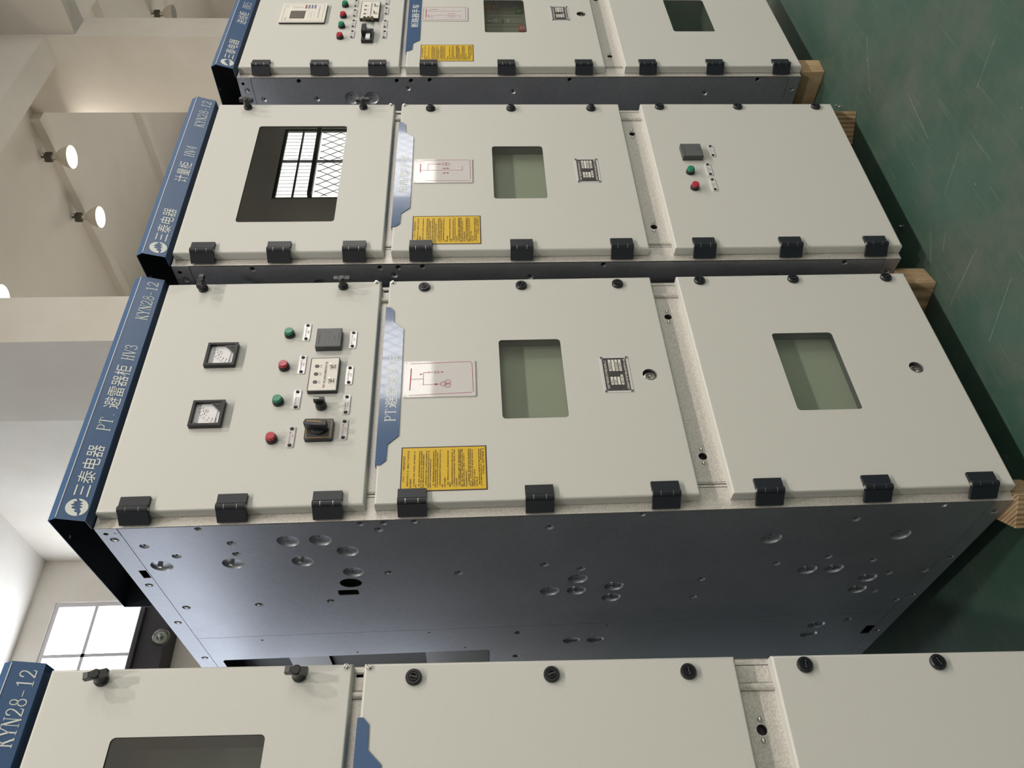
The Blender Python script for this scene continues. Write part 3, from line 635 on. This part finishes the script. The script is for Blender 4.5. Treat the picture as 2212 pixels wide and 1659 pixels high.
# ------------------------------------------------------------------ cabinet carcass (shared meshes)
def side_panel_mesh():
    """left side: u = depth, z; outer face at x=0, sheet 2 mm"""
    b = MB(); T = Matrix(((0, 1, 0, 0), (1, 0, 0, 0), (0, 0, 1, 0), (0, 0, 0, 1)))  # (u, t, z) -> (x=t, y=u)
    edge = [(.045, 1.948), (.0445, 1.576), (.0445, 1.522), (.042, 1.450), (.042, .910), (.043, .170)]
    small = [(.119, 2.094), (.174, 2.035), (.118, 1.890), (.173, 1.890), (.468, 2.096), (.467, 1.901), (.075, 1.536), (.302, 1.534), (.318, 1.353), (.461, 1.706), (.09, 1.129), (.287, 1.129), (.32, 1.031), (.408, .690), (.522, .690), (.328, .502), (.099, .368), (.298, .370), (.328, .237), (.411, .159), (.529, .156), (.404, .059), (.598, .062)]
    big = [(.222, 2.085), (.222, 1.911), (.116, 1.756), (.116, 1.679), (.176, 1.622), (.222, 1.740), (.290, 1.623), (.376, 1.034), (.448, 1.106), (.449, 1.032), (.430, .929), (.503, .928), (.184, .557), (.186, .219), (.370, .404), (.368, .331), (.435, .211), (.509, .213)]
    big2 = [(.762, .250), (.837, .250), (.812, 1.015), (.814, .940)]
    small2 = [(.734, 1.185), (.926, 1.186), (.731, .160)]
    dots = [(.386, .947), (.387, .908), (.547, .948), (.549, .909), (.397, .783), (.397, .770), (.589, .783), (.589, .770)]
    dots2 = [(.715, 1.946), (.706, 1.452), (.704, .916), (.840, 1.681), (.836, 1.347)]
    ov = [(.355 + .027 * math.cos(a), 1.638 + .029 * math.sin(a)) for a in [2 * PI * i / 24 for i in range(24)]]
    sl = rrect(.395, .428, 1.624, 1.679, .007, 3)
    holes = [circle(u, z, .0088, 16) for u, z in edge] + [circle(u, z, .0115, 16) for u, z in small] + [circle(u, z, .027, 26) for u, z in big] + [circle(u, z, .003, 8) for u, z in dots] + [ov, sl]
    b.plate(rect(.0296, .6835, .0475, 2.1265), 0, .002, 'zinc', holes, T)
    holes = [circle(u, z, .0115, 16) for u, z in small2] + [circle(u, z, .027, 26) for u, z in big2] + [circle(u, z, .0045, 8) for u, z in dots2] + [rrect(.862, 1.36, 1.27, 2.10, .012, 4), rect(.786, .852, .049, .078)]
    b.plate(rect(.685, D, .0475, 2.1265), 0, .002, 'zinc', holes, T)
    strip = [(.083, 2.150), (.325, 2.149), (.565, 2.147), (.836, 2.146)]; strip2 = [(.081, .022), (.325, .023), (.564, .027), (.833, .030)]
    b.plate(rect(.030, D, 2.128, H), 0, .002, 'zinc', [circle(u, z, .0105, 16) for u, z in strip] + [rect(.242, .285, 2.130, 2.149), circle(.055, 2.160, .006, 10)], T)
    b.plate(rect(.030, D, 0.0, .046), 0, .002, 'zinc', [circle(u, z, .0105, 16) for u, z in strip2] + [circle(.043, .026, .006, 10)], T)
    b.plate([(.030, 2.128), (.067, 2.128), (.052, 2.152), (.034, 2.1755), (.030, 2.1755)], -.0008, 0, 'zinc', [circle(.050, 2.137, .004, 8)], T)
    b.plate([(.030, .002), (.058, .012), (.067, .046), (.030, .046)], -.0008, 0, 'zinc', [], T)
    def inward(prof, u, z, mat='zinc', seg=18, cap=True):
        Tt = Matrix.Translation((0, u, z)) @ Matrix.Rotation(PI / 2, 4, 'Z'); b.lathe(prof, mat, Tt, seg, cap)
    # Rotation +90 about Z turns -Y into +X, so depth runs into the cabinet
    for u, z in small + small2 + strip + strip2:
        inward([(.0115 if (u, z) in small + small2 else .0105, 0), (.0075, .0035), (.0035, .0036)], u, z, cap=False); inward([(.0035, .0036), (.0034, .010)], u, z, 'dark', 10)
    for u, z in strip + strip2 + [(.302, 1.534), (.461, 1.706), (.468, 2.096), (.467, 1.901)]: inward([(.0058, .0036), (.0058, -.0006), (.004, -.0016)], u, z, 'steel', 10)
    for i, (u, z) in enumerate(big + big2):
        inward([(.027, 0), (.0245, .0045), (.022, .006), (.003, .006)], u, z, 'zinc', 26); 
        if i in (0, 1, 5, 9, 10, 11, 14, 15, 16, 17, 18): inward([(.0062, .006), (.0062, -.003), (.0045, -.004)], u - .002, z + .004, 'steel', 6)
        else:
            for s in (-1, 1): inward([(.0026, .0058), (.0024, .0056)], u + s * .008, z + .003, 'ink', 8)
    for u, z in edge: inward([(.0088, 0), (.0078, .0025), (.0078, .012)], u, z, 'zinc', 16, False)
    return b.mesh('side_panel')
def liner_mesh():
    b = MB()  # dark sheets standing for the hollow's shade behind the side holes, and the bare inner sheet seen through the rear slot
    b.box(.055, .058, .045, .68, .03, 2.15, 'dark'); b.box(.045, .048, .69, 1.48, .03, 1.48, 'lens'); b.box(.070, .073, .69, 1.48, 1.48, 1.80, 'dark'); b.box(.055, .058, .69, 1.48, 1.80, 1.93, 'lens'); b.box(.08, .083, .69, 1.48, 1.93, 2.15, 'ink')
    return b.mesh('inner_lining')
def shell_mesh():
    b = MB(); b.box(W - .002, W, .0296, D, 0, H, 'zinc'); b.box(.002, W - .002, .0335, D, H - .002, H, 'zinc'); b.box(.002, W - .002, .0335, D, 0, .002, 'zinc'); b.box(.002, W - .002, D - .002, D, .002, H - .002, 'zinc')
    return b.mesh('outer_casing')
def front_mesh(wins):
    b = MB(); cross = [(.635, .738), (.151, .736)]
    holes = [rect(x0 - .015, x1 + .015, z0 - .015, z1 + .015) for x0, x1, z0, z1 in wins] + [circle(x, z, .0108, 18) for x, z in cross] + [rect(.757, .764, 1.545, 1.560)]
    b.plate(rect(.0, W, 0, H), TD, TD + .004, 'zincfront', holes)
    b.box(0, .0035, TD - .0012, TD + .004, 0, H, 'zincfront')
    for x, z in cross:
        b.lathe([(.0108, -TD), (.0108, -TD - .015), (.004, -TD - .016)], 'ink', Matrix.Translation((x, 0, z)), 16)
        for s in (-1, 1): b.lathe([(.0064, -TD + .002), (.0058, -TD + .0040), (.0038, -TD + .0058), (.0008, -TD + .0064)], 'steel', Matrix.Translation((x + s * .0205, 0, z - s * .001)), 12)
    for z0, z1 in ((Z_LOW[1] - .01, Z_MID[0] + .01), (Z_MID[1] - .004, Z_UP[0] + .004)):
        b.plate(rect(.0755, .7110, z0, z1), TD - .0022, TD, 'zincfront', [circle(x, z, .0108, 18) for x, z in cross if z0 < z < z1])
        b.cyl((.7198, TD - .0035, z0), (.7198, TD - .0035, z1), .0080, 'zincfront', 14); b.cyl((.0727, TD - .0005, z0), (.0727, TD - .0005, z1), .0022, 'zincfront', 10)
        for xg in (.0618, .0697, .7292, .7660): b.box(xg - .0006, xg + .0006, TD - .0006, TD, z0, z1, 'ink')
    return b.mesh('front_frame')
def tray_door(z0, z1, win, locks, parent, name):
    """pressed sheet door: thin front sheet, rounded folded edges"""
    b = MB(); holes = []; r = .0055; n = 5
    if win: holes.append(rrect(*win, .010, 5))
    holes += [circle(x, z, .0187, 24) for x, z in locks]
    b.plate(rect(XD0 + r, XD1 - r, z0 + r, z1 - r), 0, .0022, 'grey', holes)
    loops = [(r * (1 - math.sin(R(90 * k / n))), r * (1 - math.cos(R(90 * k / n)))) for k in range(n + 1)] + [(0, TD - .0015), (.004, TD - .0015)]
    vs = []; fs = []
    for ins, y in loops: vs += [(x, y, z) for x, z in rect(XD0 + ins, XD1 - ins, z0 + ins, z1 - ins)]
    for k in range(len(loops) - 1): fs += [(4 * k + i, 4 * k + (i + 1) % 4, 4 * k + 4 + (i + 1) % 4, 4 * k + 4 + i) for i in range(4)]
    b.add(vs, fs, 'grey', None, True)
    return b.build(name, parent)
def header_meshes():
    b = MB(); pr = [(.0296, 2.1812), (-.0065, 2.1830), (-.0238, 2.2431), (-.0130, 2.2625), (.4520, 2.2560), (.4560, 2.1880)]
    th = .0016; x0, x1 = 0.0, .786
    inner = []
    n = len(pr)
    for i, p in enumerate(pr):
        a = Vector(pr[max(0, i - 1)]); c = Vector(pr[min(n - 1, i + 1)]); t = (c - a).normalized(); nn = Vector((t.y, -t.x))
        inner.append((p[0] + nn.x * th, p[1] + nn.y * th))
    vs = [(x, p[0], p[1]) for x in (x0, x1) for p in pr]; b.add(vs, [(i, i + 1, n + i + 1, n + i) for i in range(n - 1)], 'blue')
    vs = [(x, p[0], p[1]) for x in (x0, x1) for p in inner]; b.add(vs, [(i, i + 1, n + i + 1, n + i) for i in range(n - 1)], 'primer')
    for x in (x0, x1):
        vs = [(x, p[0], p[1]) for p in pr] + [(x, p[0], p[1]) for p in inner]; b.add(vs, [(i, i + 1, n + i + 1, n + i) for i in range(n - 1)], 'blue')
    for u in (.085, .375): b.lathe([(.0045, 0), (.0045, .0005)], 'acrylic', Matrix.Translation((.013, u, 2.2567)) @ Matrix.Rotation(PI / 2, 4, 'X'), 10)  # white discs painted for light coming through holes in the canopy top
    return b.mesh('header_canopy')
def header_y(z): return -.0065 - (z - 2.183) / .0601 * .0173 - .0008
def emblem_mesh():
    b = MB(); cx, cz, r = .0325, 2.2078, .0225
    f = lambda pts: b.add([(x, header_y(z), z) for x, z in pts], [tuple(range(len(pts)))], 'white')
    # white disc cut by a stepped mountain and a jagged flame: built as the white remainder
    dx = lambda u: cx + u * r
    dz = lambda v: cz + v * r
    outer = lambda a: (math.cos(R(a)), math.sin(R(a)))
    def poly(pts):
        tri = tessellate_polygon([[Vector((p[0], p[1], 0)) for p in pts]])
        b.add([(dx(p[0]), header_y(dz(p[1])), dz(p[1])) for p in pts], [tuple(t) for t in tri], 'white')
    up = [outer(a) for a in range(20, 181, 10)] + [outer(196), (-.62, -.18), (-.50, .12), (-.34, .12), (-.28, -.04), (-.16, .42), (.02, .42), (.07, .20), (.22, .62), (.42, .30), (.58, .44), (.72, .12), (.86, .22)]
    poly(up)
    lo = [outer(a) for a in range(205, 361, 10)] + [outer(4), (.78, -.08), (.66, -.42), (.50, -.16), (.36, -.50), (.22, -.20), (.06, -.52), (-.10, -.28), (-.38, -.46), (-.60, -.44), (-.80, -.40)]
    poly(lo)
    return b.mesh('emblem')

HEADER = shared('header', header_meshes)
SPEC = {
 'two': dict(loc=(-1.14408, .02573, .10932), rot=(-.00179, .01519, .0001)),
 'three': dict(loc=(-.00119, 0, .09884), rot=(.00013, -.00642, 0)),
 'four': dict(loc=(.81936, -.04466, .0999), rot=(0, 0, -.02825)),
 'five': dict(loc=(1.89707, -.03072, .10311), rot=(-.0019, -.00194, .00029))}
HZ_U, HZ_M, HZ_L = (2.086, 1.866, 1.648), (1.453, 1.155, .855), (.606, .342, .080)
def put(name, key, fn, parent, x, z, y=0.0, rot=None, label=None):
    o = link_mesh(name, shared(key, fn), parent, 0, 2, (x, y, z), rot)
    if label: o['label'] = label
    return o
def hinges(parent, zs, dx=0.0):
    for z in zs: put('hinge', 'hinge', hinge_mesh, parent, XD0 + .003 + dx, z)
def band(parent, x0, x1, words=None, serif=None, words_x=None, serif_x=None):
    """blue stepped name strip along the top edge of the middle door"""
    b = MB(); zt = 1.5432
    pts = [(x0, zt), (x0, 1.5325), (x0 + .0130, 1.5190), (x0 + .0590, 1.5180), (x0 + .0850, 1.4912), (x1 - .0870, 1.4920), (x1 - .0600, 1.5196), (x1 - .0140, 1.5212), (x1, 1.5335), (x1, zt)]
    b.plate(pts, -.0022, -.0002, 'bluefilm'); b.box(x0, x1, -.0022, .014, zt, zt + .0015, 'bluefilm')
    o = b.build('name_strip', parent)
    if words:
        t = MB()
        if serif: put_serif(t, serif, *serif_x, 1.5015, 1.5285, -.0025, 'white')
        put_text(t, words, *words_x, 1.4995, 1.5305, -.0025, 'white')
    return o, (t if words else None)
def window_pane(parent, win):
    b = MB(); b.box(win[0] - .008, win[1] + .008, .0026, .0030, win[2] - .008, win[3] + .008, 'pane')
    T = Matrix.Translation((0, .0, 0)); return b.build('window_pane', parent)
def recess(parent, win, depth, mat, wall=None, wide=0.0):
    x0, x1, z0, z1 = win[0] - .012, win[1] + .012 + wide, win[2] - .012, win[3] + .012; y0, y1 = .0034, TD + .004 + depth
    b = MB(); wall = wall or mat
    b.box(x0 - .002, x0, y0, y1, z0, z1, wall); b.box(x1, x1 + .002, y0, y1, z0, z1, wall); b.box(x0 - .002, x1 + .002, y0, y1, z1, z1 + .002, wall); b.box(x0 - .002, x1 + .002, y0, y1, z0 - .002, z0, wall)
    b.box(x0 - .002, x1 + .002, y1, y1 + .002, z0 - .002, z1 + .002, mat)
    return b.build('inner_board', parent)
def cabinet(key, label, uwin, mwin, lwin, mlock, llock, wins_lit):
    sp = SPEC[key]; e = empty('switchgear_cabinet', sp['loc'], sp['rot'])
    tag(e, label, 'cabinet', 'row of grey switchgear cabinets')
    link_mesh('side_panel', shared('side', side_panel_mesh), e)
    link_mesh('inner_lining', shared('liner', liner_mesh), e)
    link_mesh('outer_casing', shared('shell', shell_mesh), e)
    wins = [q for q in (uwin, mwin, lwin) if q]
    ff = front_mesh([(q[0], q[1] + (.10 if key == 'five' and q is mwin else 0), q[2], q[3]) for q in wins] + [(x - .007, x + .007, z - .007, z + .007) for x, z in ([mlock] if mlock else []) + ([llock] if llock else [])])
    link_mesh('front_frame', ff, e)
    hd = link_mesh('header_canopy', HEADER, e)
    hd['label'] = 'blue sloping header canopy with white lettering'
    st = MB(); st.add([(.003, header_y(2.2413) - .0002, 2.2413), (.783, header_y(2.2413) - .0002, 2.2413), (.783, header_y(2.2431) - .0002, 2.2431), (.003, header_y(2.2431) - .0002, 2.2431)], [(0, 1, 2, 3)], 'dial')
    st.build('pale_line', hd)
    ud = tray_door(*Z_UP, uwin, (), e, 'upper_door'); md = tray_door(*Z_MID, mwin, [mlock] if mlock else [], e, 'middle_door'); ldo = tray_door(*Z_LOW, lwin, [llock] if llock else [], e, 'lower_door')
    hdx = {'two': 0, 'three': 0, 'four': .003, 'five': .006}[key]
    hinges(ud, HZ_U, hdx * .3); hinges(md, HZ_M, hdx * .3); hinges(ldo, HZ_L, hdx * .3)
    for dd, q in ((ud, uwin), (md, mwin), (ldo, lwin)):
        if q: window_pane(dd, q)
    return e, hd, ud, md, ldo
def lettering(hd, groups):
    for name, jobs in groups:
        b = MB()
        for kind, body, x0, x1, z0, z1 in jobs: (put_serif if kind == 's' else put_text)(b, body, x0, x1, z0, z1, header_y, 'white')
        b.build(name, hd)
def header_text(hd, mid, latin, model=True):
    link_mesh('emblem', shared('emblem', emblem_mesh), hd)
    groups = [('company_lettering', [('c', '三泰电器', .061, .2035, 2.191, 2.2265)]), ('title_lettering', [('c', b, *r) for b, r in mid])] + [('number_lettering', [('s', b, *r)]) for b, r in latin]
    if model: groups.append(('model_lettering', [('s', 'KYN28-12', .6215, .7700, 2.1935, 2.2215)]))
    lettering(hd, groups)
def knobs(ud, rots, hz=(2.0685, 1.672)):
    for z, a in zip(hz, rots): put('wing_handle', 'knob', tknob_mesh, ud, .752, z, 0, (0, R(a), 0))
def qlocks(md, ld, mk='q'):
    for z in (1.4385, 1.157, .8745): put('quarter_turn_lock', mk, qlock_mesh if mk == 'q' else hatlock_mesh, md, .744, z, 0, (0, R(random.uniform(0, 180)), 0))
    for z in (.6285, .3465, .063): put('quarter_turn_lock', 'q', qlock_mesh, ld, .753, z, 0, (0, R(random.uniform(0, 180)), 0))
def corner_screws(ud, md):
    put('screw', 'screw', screw_mesh, ud, .7695, 1.5780, 0, (0, R(30), 0)); put('screw', 'screw', screw_mesh, md, .767, 1.5310, 0, (0, R(-40), 0))
    b = MB(); b.cyl((.7605, TD - .001, 1.5475), (.7605, TD - .020, 1.5515), .0028, 'ink', 8)
def tags(parent, lst):
    for i, (x, z) in enumerate(lst): put('label_tag', 'tag%d' % (i % 4), lambda s=i % 4: tag_mesh(s), parent, x, z)
def buttons(parent, lst, z):
    for x, zz, c in lst: put('indicator_light', 'btn_' + c, lambda c=c: button_mesh(c), parent, x, zz, 0, None, c + ' round indicator light')

# ---- cabinet headed HV3
UW3 = None; MW = (.2630, .5325, 1.0625, 1.2320); LW3 = (.2660, .5375, .2960, .4685)
e, hd, ud, md, ld = cabinet('three', 'grey switchgear cabinet headed HV3, with two voltmeters and its bare galvanised side wall in view', None, MW, LW3, (.3975, .8346), (.4015, .104), True)
header_text(hd, [('避雷器柜', (.3160, .4560, 2.1905, 2.2265))], [('PT', (.2465, .2855, 2.1935, 2.2225)), ('.', (.2905, .3030, 2.1950, 2.2200)), ('HV3', (.4745, .5285, 2.1938, 2.2220))])
put('voltmeter', 'meterV', lambda: meter_mesh(False, 1), ud, .4920, 1.9695, 0, None, 'black framed voltmeter marked V'); put('voltmeter', 'meterKV', lambda: meter_mesh(True, 2), ud, .2955, 1.9695, 0, None, 'black framed voltmeter marked kV')
buttons(ud, [(.5658, 1.8005, 'green'), (.4486, 1.8005, 'red'), (.3325, 1.8005, 'green'), (.2156, 1.8005, 'red')], 0)
tags(ud, [(.574, 1.7553), (.4566, 1.755), (.3392, 1.7551), (.2216, 1.7555), (.5433, 1.628), (.4166, 1.628), (.319, 1.628), (.2408, 1.628)])
put('humidity_controller', 'instr', instr_mesh, ud, .538, 1.6905); put('voltage_display', 'disp', lambda: display_mesh(.0567, .0378), ud, .4137, 1.6925)
put('selector_switch', 'sel', selector_mesh, ud, .3154, 1.6905); put('rotary_cam_switch', 'cam', cam_mesh, ud, .2370, 1.6870, 0, None, 'black rotary cam switch with gold outline')
knobs(ud, (90, 0)); qlocks(md, ld); corner_screws(ud, md)
bs, t = band(md, .1324, .6650, '避雷器手车', 'PT', (.305, .482), (.262, .300)); t.build('strip_lettering', bs)
put('circuit_diagram_plate', 'dia3', lambda: diagram_mesh(3), md, .3976, 1.3914); put('warning_sticker', 'sticker', sticker_mesh, md, .1188, 1.3792, 0, None, 'yellow operating instruction sticker'); put('rating_plate', 'np', nameplate_mesh, md, .4007, .9242)
put('door_lock', 'lock', keylock_mesh, md, .3975, .8346); put('door_lock', 'lock', keylock_mesh, ld, .4015, .104)
recess(e, MW, .009, 'inner', 'lens'); recess(e, LW3, .009, 'inner', 'lens')
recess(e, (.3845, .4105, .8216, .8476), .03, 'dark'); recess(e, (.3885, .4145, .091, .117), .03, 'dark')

# ---- cabinet headed HV4
UW4 = (.1565, .6455, 1.7185, 2.0135); MW4 = (.2580, .5285, 1.0610, 1.2302)
e, hd, ud, md, ld = cabinet('four', 'grey switchgear cabinet headed HV4, with a large dark upper window reflecting daylight', UW4, MW4, None, None, None, True)
header_text(hd, [('计量柜', (.3330, .4300, 2.1905, 2.2265))], [('HV4', (.4600, .5150, 2.1938, 2.2220))])
knobs(ud, (8, -4)); qlocks(md, ld, 'hat'); corner_screws(ud, md)
bs, t = band(md, .1290, .6640, '熔断器手车', None, (.285, .480)); t.build('strip_lettering', bs)
put('circuit_diagram_plate', 'dia4', lambda: diagram_mesh(4), md, .3955, 1.3905); put('warning_sticker', 'sticker', sticker_mesh, md, .1134, 1.3776, 0, None, 'yellow operating instruction sticker'); put('rating_plate', 'np', nameplate_mesh, md, .3952, .9220)
put('humidity_controller', 'instr', instr_mesh, ld, .4795, .5655); buttons(ld, [(.3824, .5853, 'green'), (.3027, .5852, 'red')], 0)
tags(ld, [(.4956, .4924), (.3961, .521), (.3181, .521)])
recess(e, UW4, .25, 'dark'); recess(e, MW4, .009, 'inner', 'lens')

# ---- cabinet headed HV5
MW5 = (.2908, .5735, 1.0600, 1.2307); LW5 = (.2990, .5770, .2830, .4560)
e, hd, ud, md, ld = cabinet('five', 'farthest grey switchgear cabinet, headed HV5, with a white relay panel and a breaker behind glass', None, MW5, LW5, (.4474, .824), None, True)
header_text(hd, [('进线柜', (.3330, .4300, 2.1905, 2.2265))], [('HV5', (.4600, .5150, 2.1938, 2.2220))])
b = MB(); rn = random.Random(9); y = -.0112
b.plate(rect(-.079, .079, -.091, .091), -.006, 0, 'black'); b.plate(rrect(-.079, .079, -.091, .091, .003, 2), -.0105, -.006, 'whiteplastic'); b.line(rect(-.070, .070, -.080, .080), .0008, y, 'greyink', closed=True)
b.plate(rect(-.052, .012, -.008, .052), -.0108, -.0105, 'ink'); b.plate(rect(-.050, .010, -.006, .050), -.0112, -.0108, 'lcd'); b.plate(rect(.0125, .0175, -.014, .048), -.0112, -.0105, 'acrylic')
for i in range(4):
    for j, x in enumerate((.040, .056)):
        z = -.006 - i * .0125; b.plate(rect(x - .005, x + .005, z - .0035, z + .0035), -.0118, -.0105, ('redkey', 'greenkey')[j] if i == 0 else 'bluekey')
small_print(b, -.066, -.04, .068, .004, y, 'greyink', rn, .004); small_print(b, .045, .062, .070, .004, y, 'greyink', rn, .004)
for i in range(8): small_print(b, .036, .056, .045 - i * .0055, .002, y, 'greyink', rn, .003)
for i in range(3): b.line([(-.05, -.022 - i * .012), (.010, -.022 - i * .012)], .0006, y, 'greyink')
small_print(b, -.05, .055, -.062, .004, y, 'greyink', rn, .004)
link_mesh('relay_panel', b.mesh('relay_panel'), ud, 0, 2, (.4365, 0, 1.9725))['label'] = 'white protection relay panel with small screen and blue keys'
buttons(ud, [(.5128, 1.8095, 'green'), (.4181, 1.8095, 'red'), (.3321, 1.8085, 'green'), (.2438, 1.8075, 'red')], 0)
tags(ud, [(.535, 1.768), (.448, 1.7665), (.3585, 1.7648), (.271, 1.763), (.554, 1.639), (.4677, 1.6378), (.356, 1.6366), (.269, 1.6347)])
put('voltage_display', 'disp5', lambda: display_mesh(.074, .039), ud, .4560, 1.7015)
b = MB()
for z in (.018, -.012): b.cyl((-.076, -.012, z), (-.100, -.020, z - .004), .0055, 'brass', 10); b.cyl((-.072, -.013, z), (-.082, -.015, z), .0075, 'brass', 10)
b.cyl((-.07, -.014, .003), (-.084, -.016, .003), .006, 'brass', 10)
link_mesh('test_plug', b.mesh('test_plug'), ud, 0, 2, (.4560, 0, 1.7015))['label'] = 'brass coloured cable plugs'
put('toggle_switch', 'tog', black_switch_mesh, ud, .2485, 1.6990, 0, None, 'black toggle switch with white rocker')
knobs(ud, (0, 0)); qlocks(md, ld)
bs, t = band(md, .1400, .6750, '断路器手车', None, (.330, .525)); t.build('strip_lettering', bs)
put('circuit_diagram_plate', 'dia5', lambda: diagram_mesh(5), md, .4430, 1.3930); put('warning_sticker', 'sticker', sticker_mesh, md, .1265, 1.3826, 0, None, 'yellow operating instruction sticker'); put('rating_plate', 'np', nameplate_mesh, md, .4510, .9135)
put('door_lock', 'lock', keylock_mesh, md, .4474, .824)
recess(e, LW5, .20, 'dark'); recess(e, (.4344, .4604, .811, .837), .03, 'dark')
# breaker front seen through the middle window
bx = recess(e, MW5, .012, 'breaker', 'breaker', .10)
b = MB(); y1 = TD + .016; P = lambda x0, x1, z0, z1, dy, m: b.box(x0, x1, y1 - dy, y1, z0, z1, m)
x = lambda q: .575 - q / 1310 * .283 + .075
zz = lambda p: 1.2337 - (p - 270) / 1660 * .1707
P(x(1240), x(1020), zz(1960), zz(1690), .006, 'redkey'); P(x(520), x(320), zz(1890), zz(1630), .006, 'greenkey')
P(x(210), x(-40), zz(1830), zz(920), .006, 'breakerblue'); P(x(290), x(-40), zz(800), zz(300), .004, 'ink'); P(x(300), x(160), zz(620), zz(430), .010, 'orange'); P(x(240), x(-40), zz(890), zz(820), .006, 'greyink')
P(x(870), x(660), zz(640), zz(390), .004, 'dark'); P(x(850), x(730), zz(1120), zz(1030), .004, 'ink')
for q in (500, 630, 900, 1020): P(x(q + 5), x(q), zz(1900), zz(330), .0015, 'ink')
rn = random.Random(5)
put_text(b, 'I', x(420) - .002, x(420) + .002, zz(1850), zz(1700), y1 - .0066, 'white')
b.line([(x(1120) + .010 * math.cos(a * PI / 9), zz(1845) + .0085 * math.sin(a * PI / 9)) for a in range(19)], .0028, y1 - .0066, 'white')
put_text(b, 'C', x(860), x(780), zz(620), zz(460), y1 - .0046, 'white')
for p in (800, 1300): small_print(b, x(830), x(700), zz(p), .008, y1 - .0006, 'whiteplastic', rn, .008)
small_print(b, x(300), x(130), zz(740), .008, y1 - .0046, 'whiteplastic', rn, .008)
o = b.build('breaker_front', bx); o['label'] = 'breaker front with red O and green I buttons'

# ---- nearest cabinet, cut by the photo's edge
UW2 = (.1560, .6410, 1.7195, 2.0145)
e, hd, ud, md, ld = cabinet('two', 'nearest grey switchgear cabinet, cut off by the picture edge, with no header title in view', UW2, None, None, None, None, False)
lettering(hd, [('model_lettering', [('s', 'KYN28-12', .6235, .7710, 2.1925, 2.2215)]), ('company_lettering', [('c', '三泰电器', .061, .2035, 2.191, 2.2265)])]); link_mesh('emblem', shared('emblem', emblem_mesh), hd)
knobs(ud, (-12, 2), (2.0647, 1.6703)); qlocks(md, ld); corner_screws(ud, md)
bs, t = band(md, .1340, .6675); recess(e, UW2, .10, 'innerdark', 'ink')

# ------------------------------------------------------------------ wooden blocks under the cabinets, nuts on the floor
def block(pts, h, label):
    c = Vector((sum(p[0] for p in pts) / 4, sum(p[1] for p in pts) / 4, 0))
    b = MB(); b.add([(p[0] - c.x, p[1] - c.y, z) for z in (0, h) for p in pts], [(0, 1, 2, 3), (4, 5, 6, 7), (0, 1, 5, 4), (1, 2, 6, 5), (2, 3, 7, 6), (3, 0, 4, 7)], 'wood')
    o = b.build('wooden_block', None, 0.002, 2); o.location = c; return tag(o, label, 'block', 'wooden blocks under the cabinets')
def skew(x, y, ang, a, bb):
    u = Vector((math.cos(ang), math.sin(ang))); v = Vector((-u.y, u.x)); p = Vector((x, y))
    return [tuple(q) for q in (p, p + u * a, p + u * a + v * bb, p + v * bb)]
block([(.750, .020), (.836, .039), (.815, .165), (.725, .140)], .0975, 'plywood block bridging the gap between the HV3 and HV4 cabinets')
block([(1.928, -.003), (2.009, -.008), (2.012, .16), (1.931, .16)], .102, 'plywood block under the front corner of the farthest cabinet, HV5')
block(skew(1.58, -.045, R(33), .085, .115), .0995, 'plywood block peeking out under the unhinged corner of the HV4 cabinet')
block(skew(.002, .010, R(42), .13, .085), .0985, 'plywood block under the hinge side front corner of the HV3 cabinet')
block([(-1.10, .10), (-1.00, .10), (-1.00, .24), (-1.10, .24)], .105, 'plywood block under the nearest cabinet, hidden below its doors')
def nut(x, y, label, s=1.0):
    b = MB(); b.cyl((0, 0, 0), (0, 0, .006 * s), .0055 * s, 'steel', 6); b.cyl((0, 0, .006 * s), (0, 0, .009 * s), .0028 * s, 'steel', 10)
    o = b.build('steel_nut', None, 0.0006, 1); o.location = (x, y, 0); return tag(o, label, 'nut', 'loose nuts on the floor')
nut(1.033, .037, 'small bright nut lying alone on the green floor before the HV4 cabinet')
nut(1.708, .016, 'small bright nut beside the plywood block, nearer of the pair', .9)
nut(1.735, .027, 'small bright nut beside the plywood block, farther of the pair', .9)
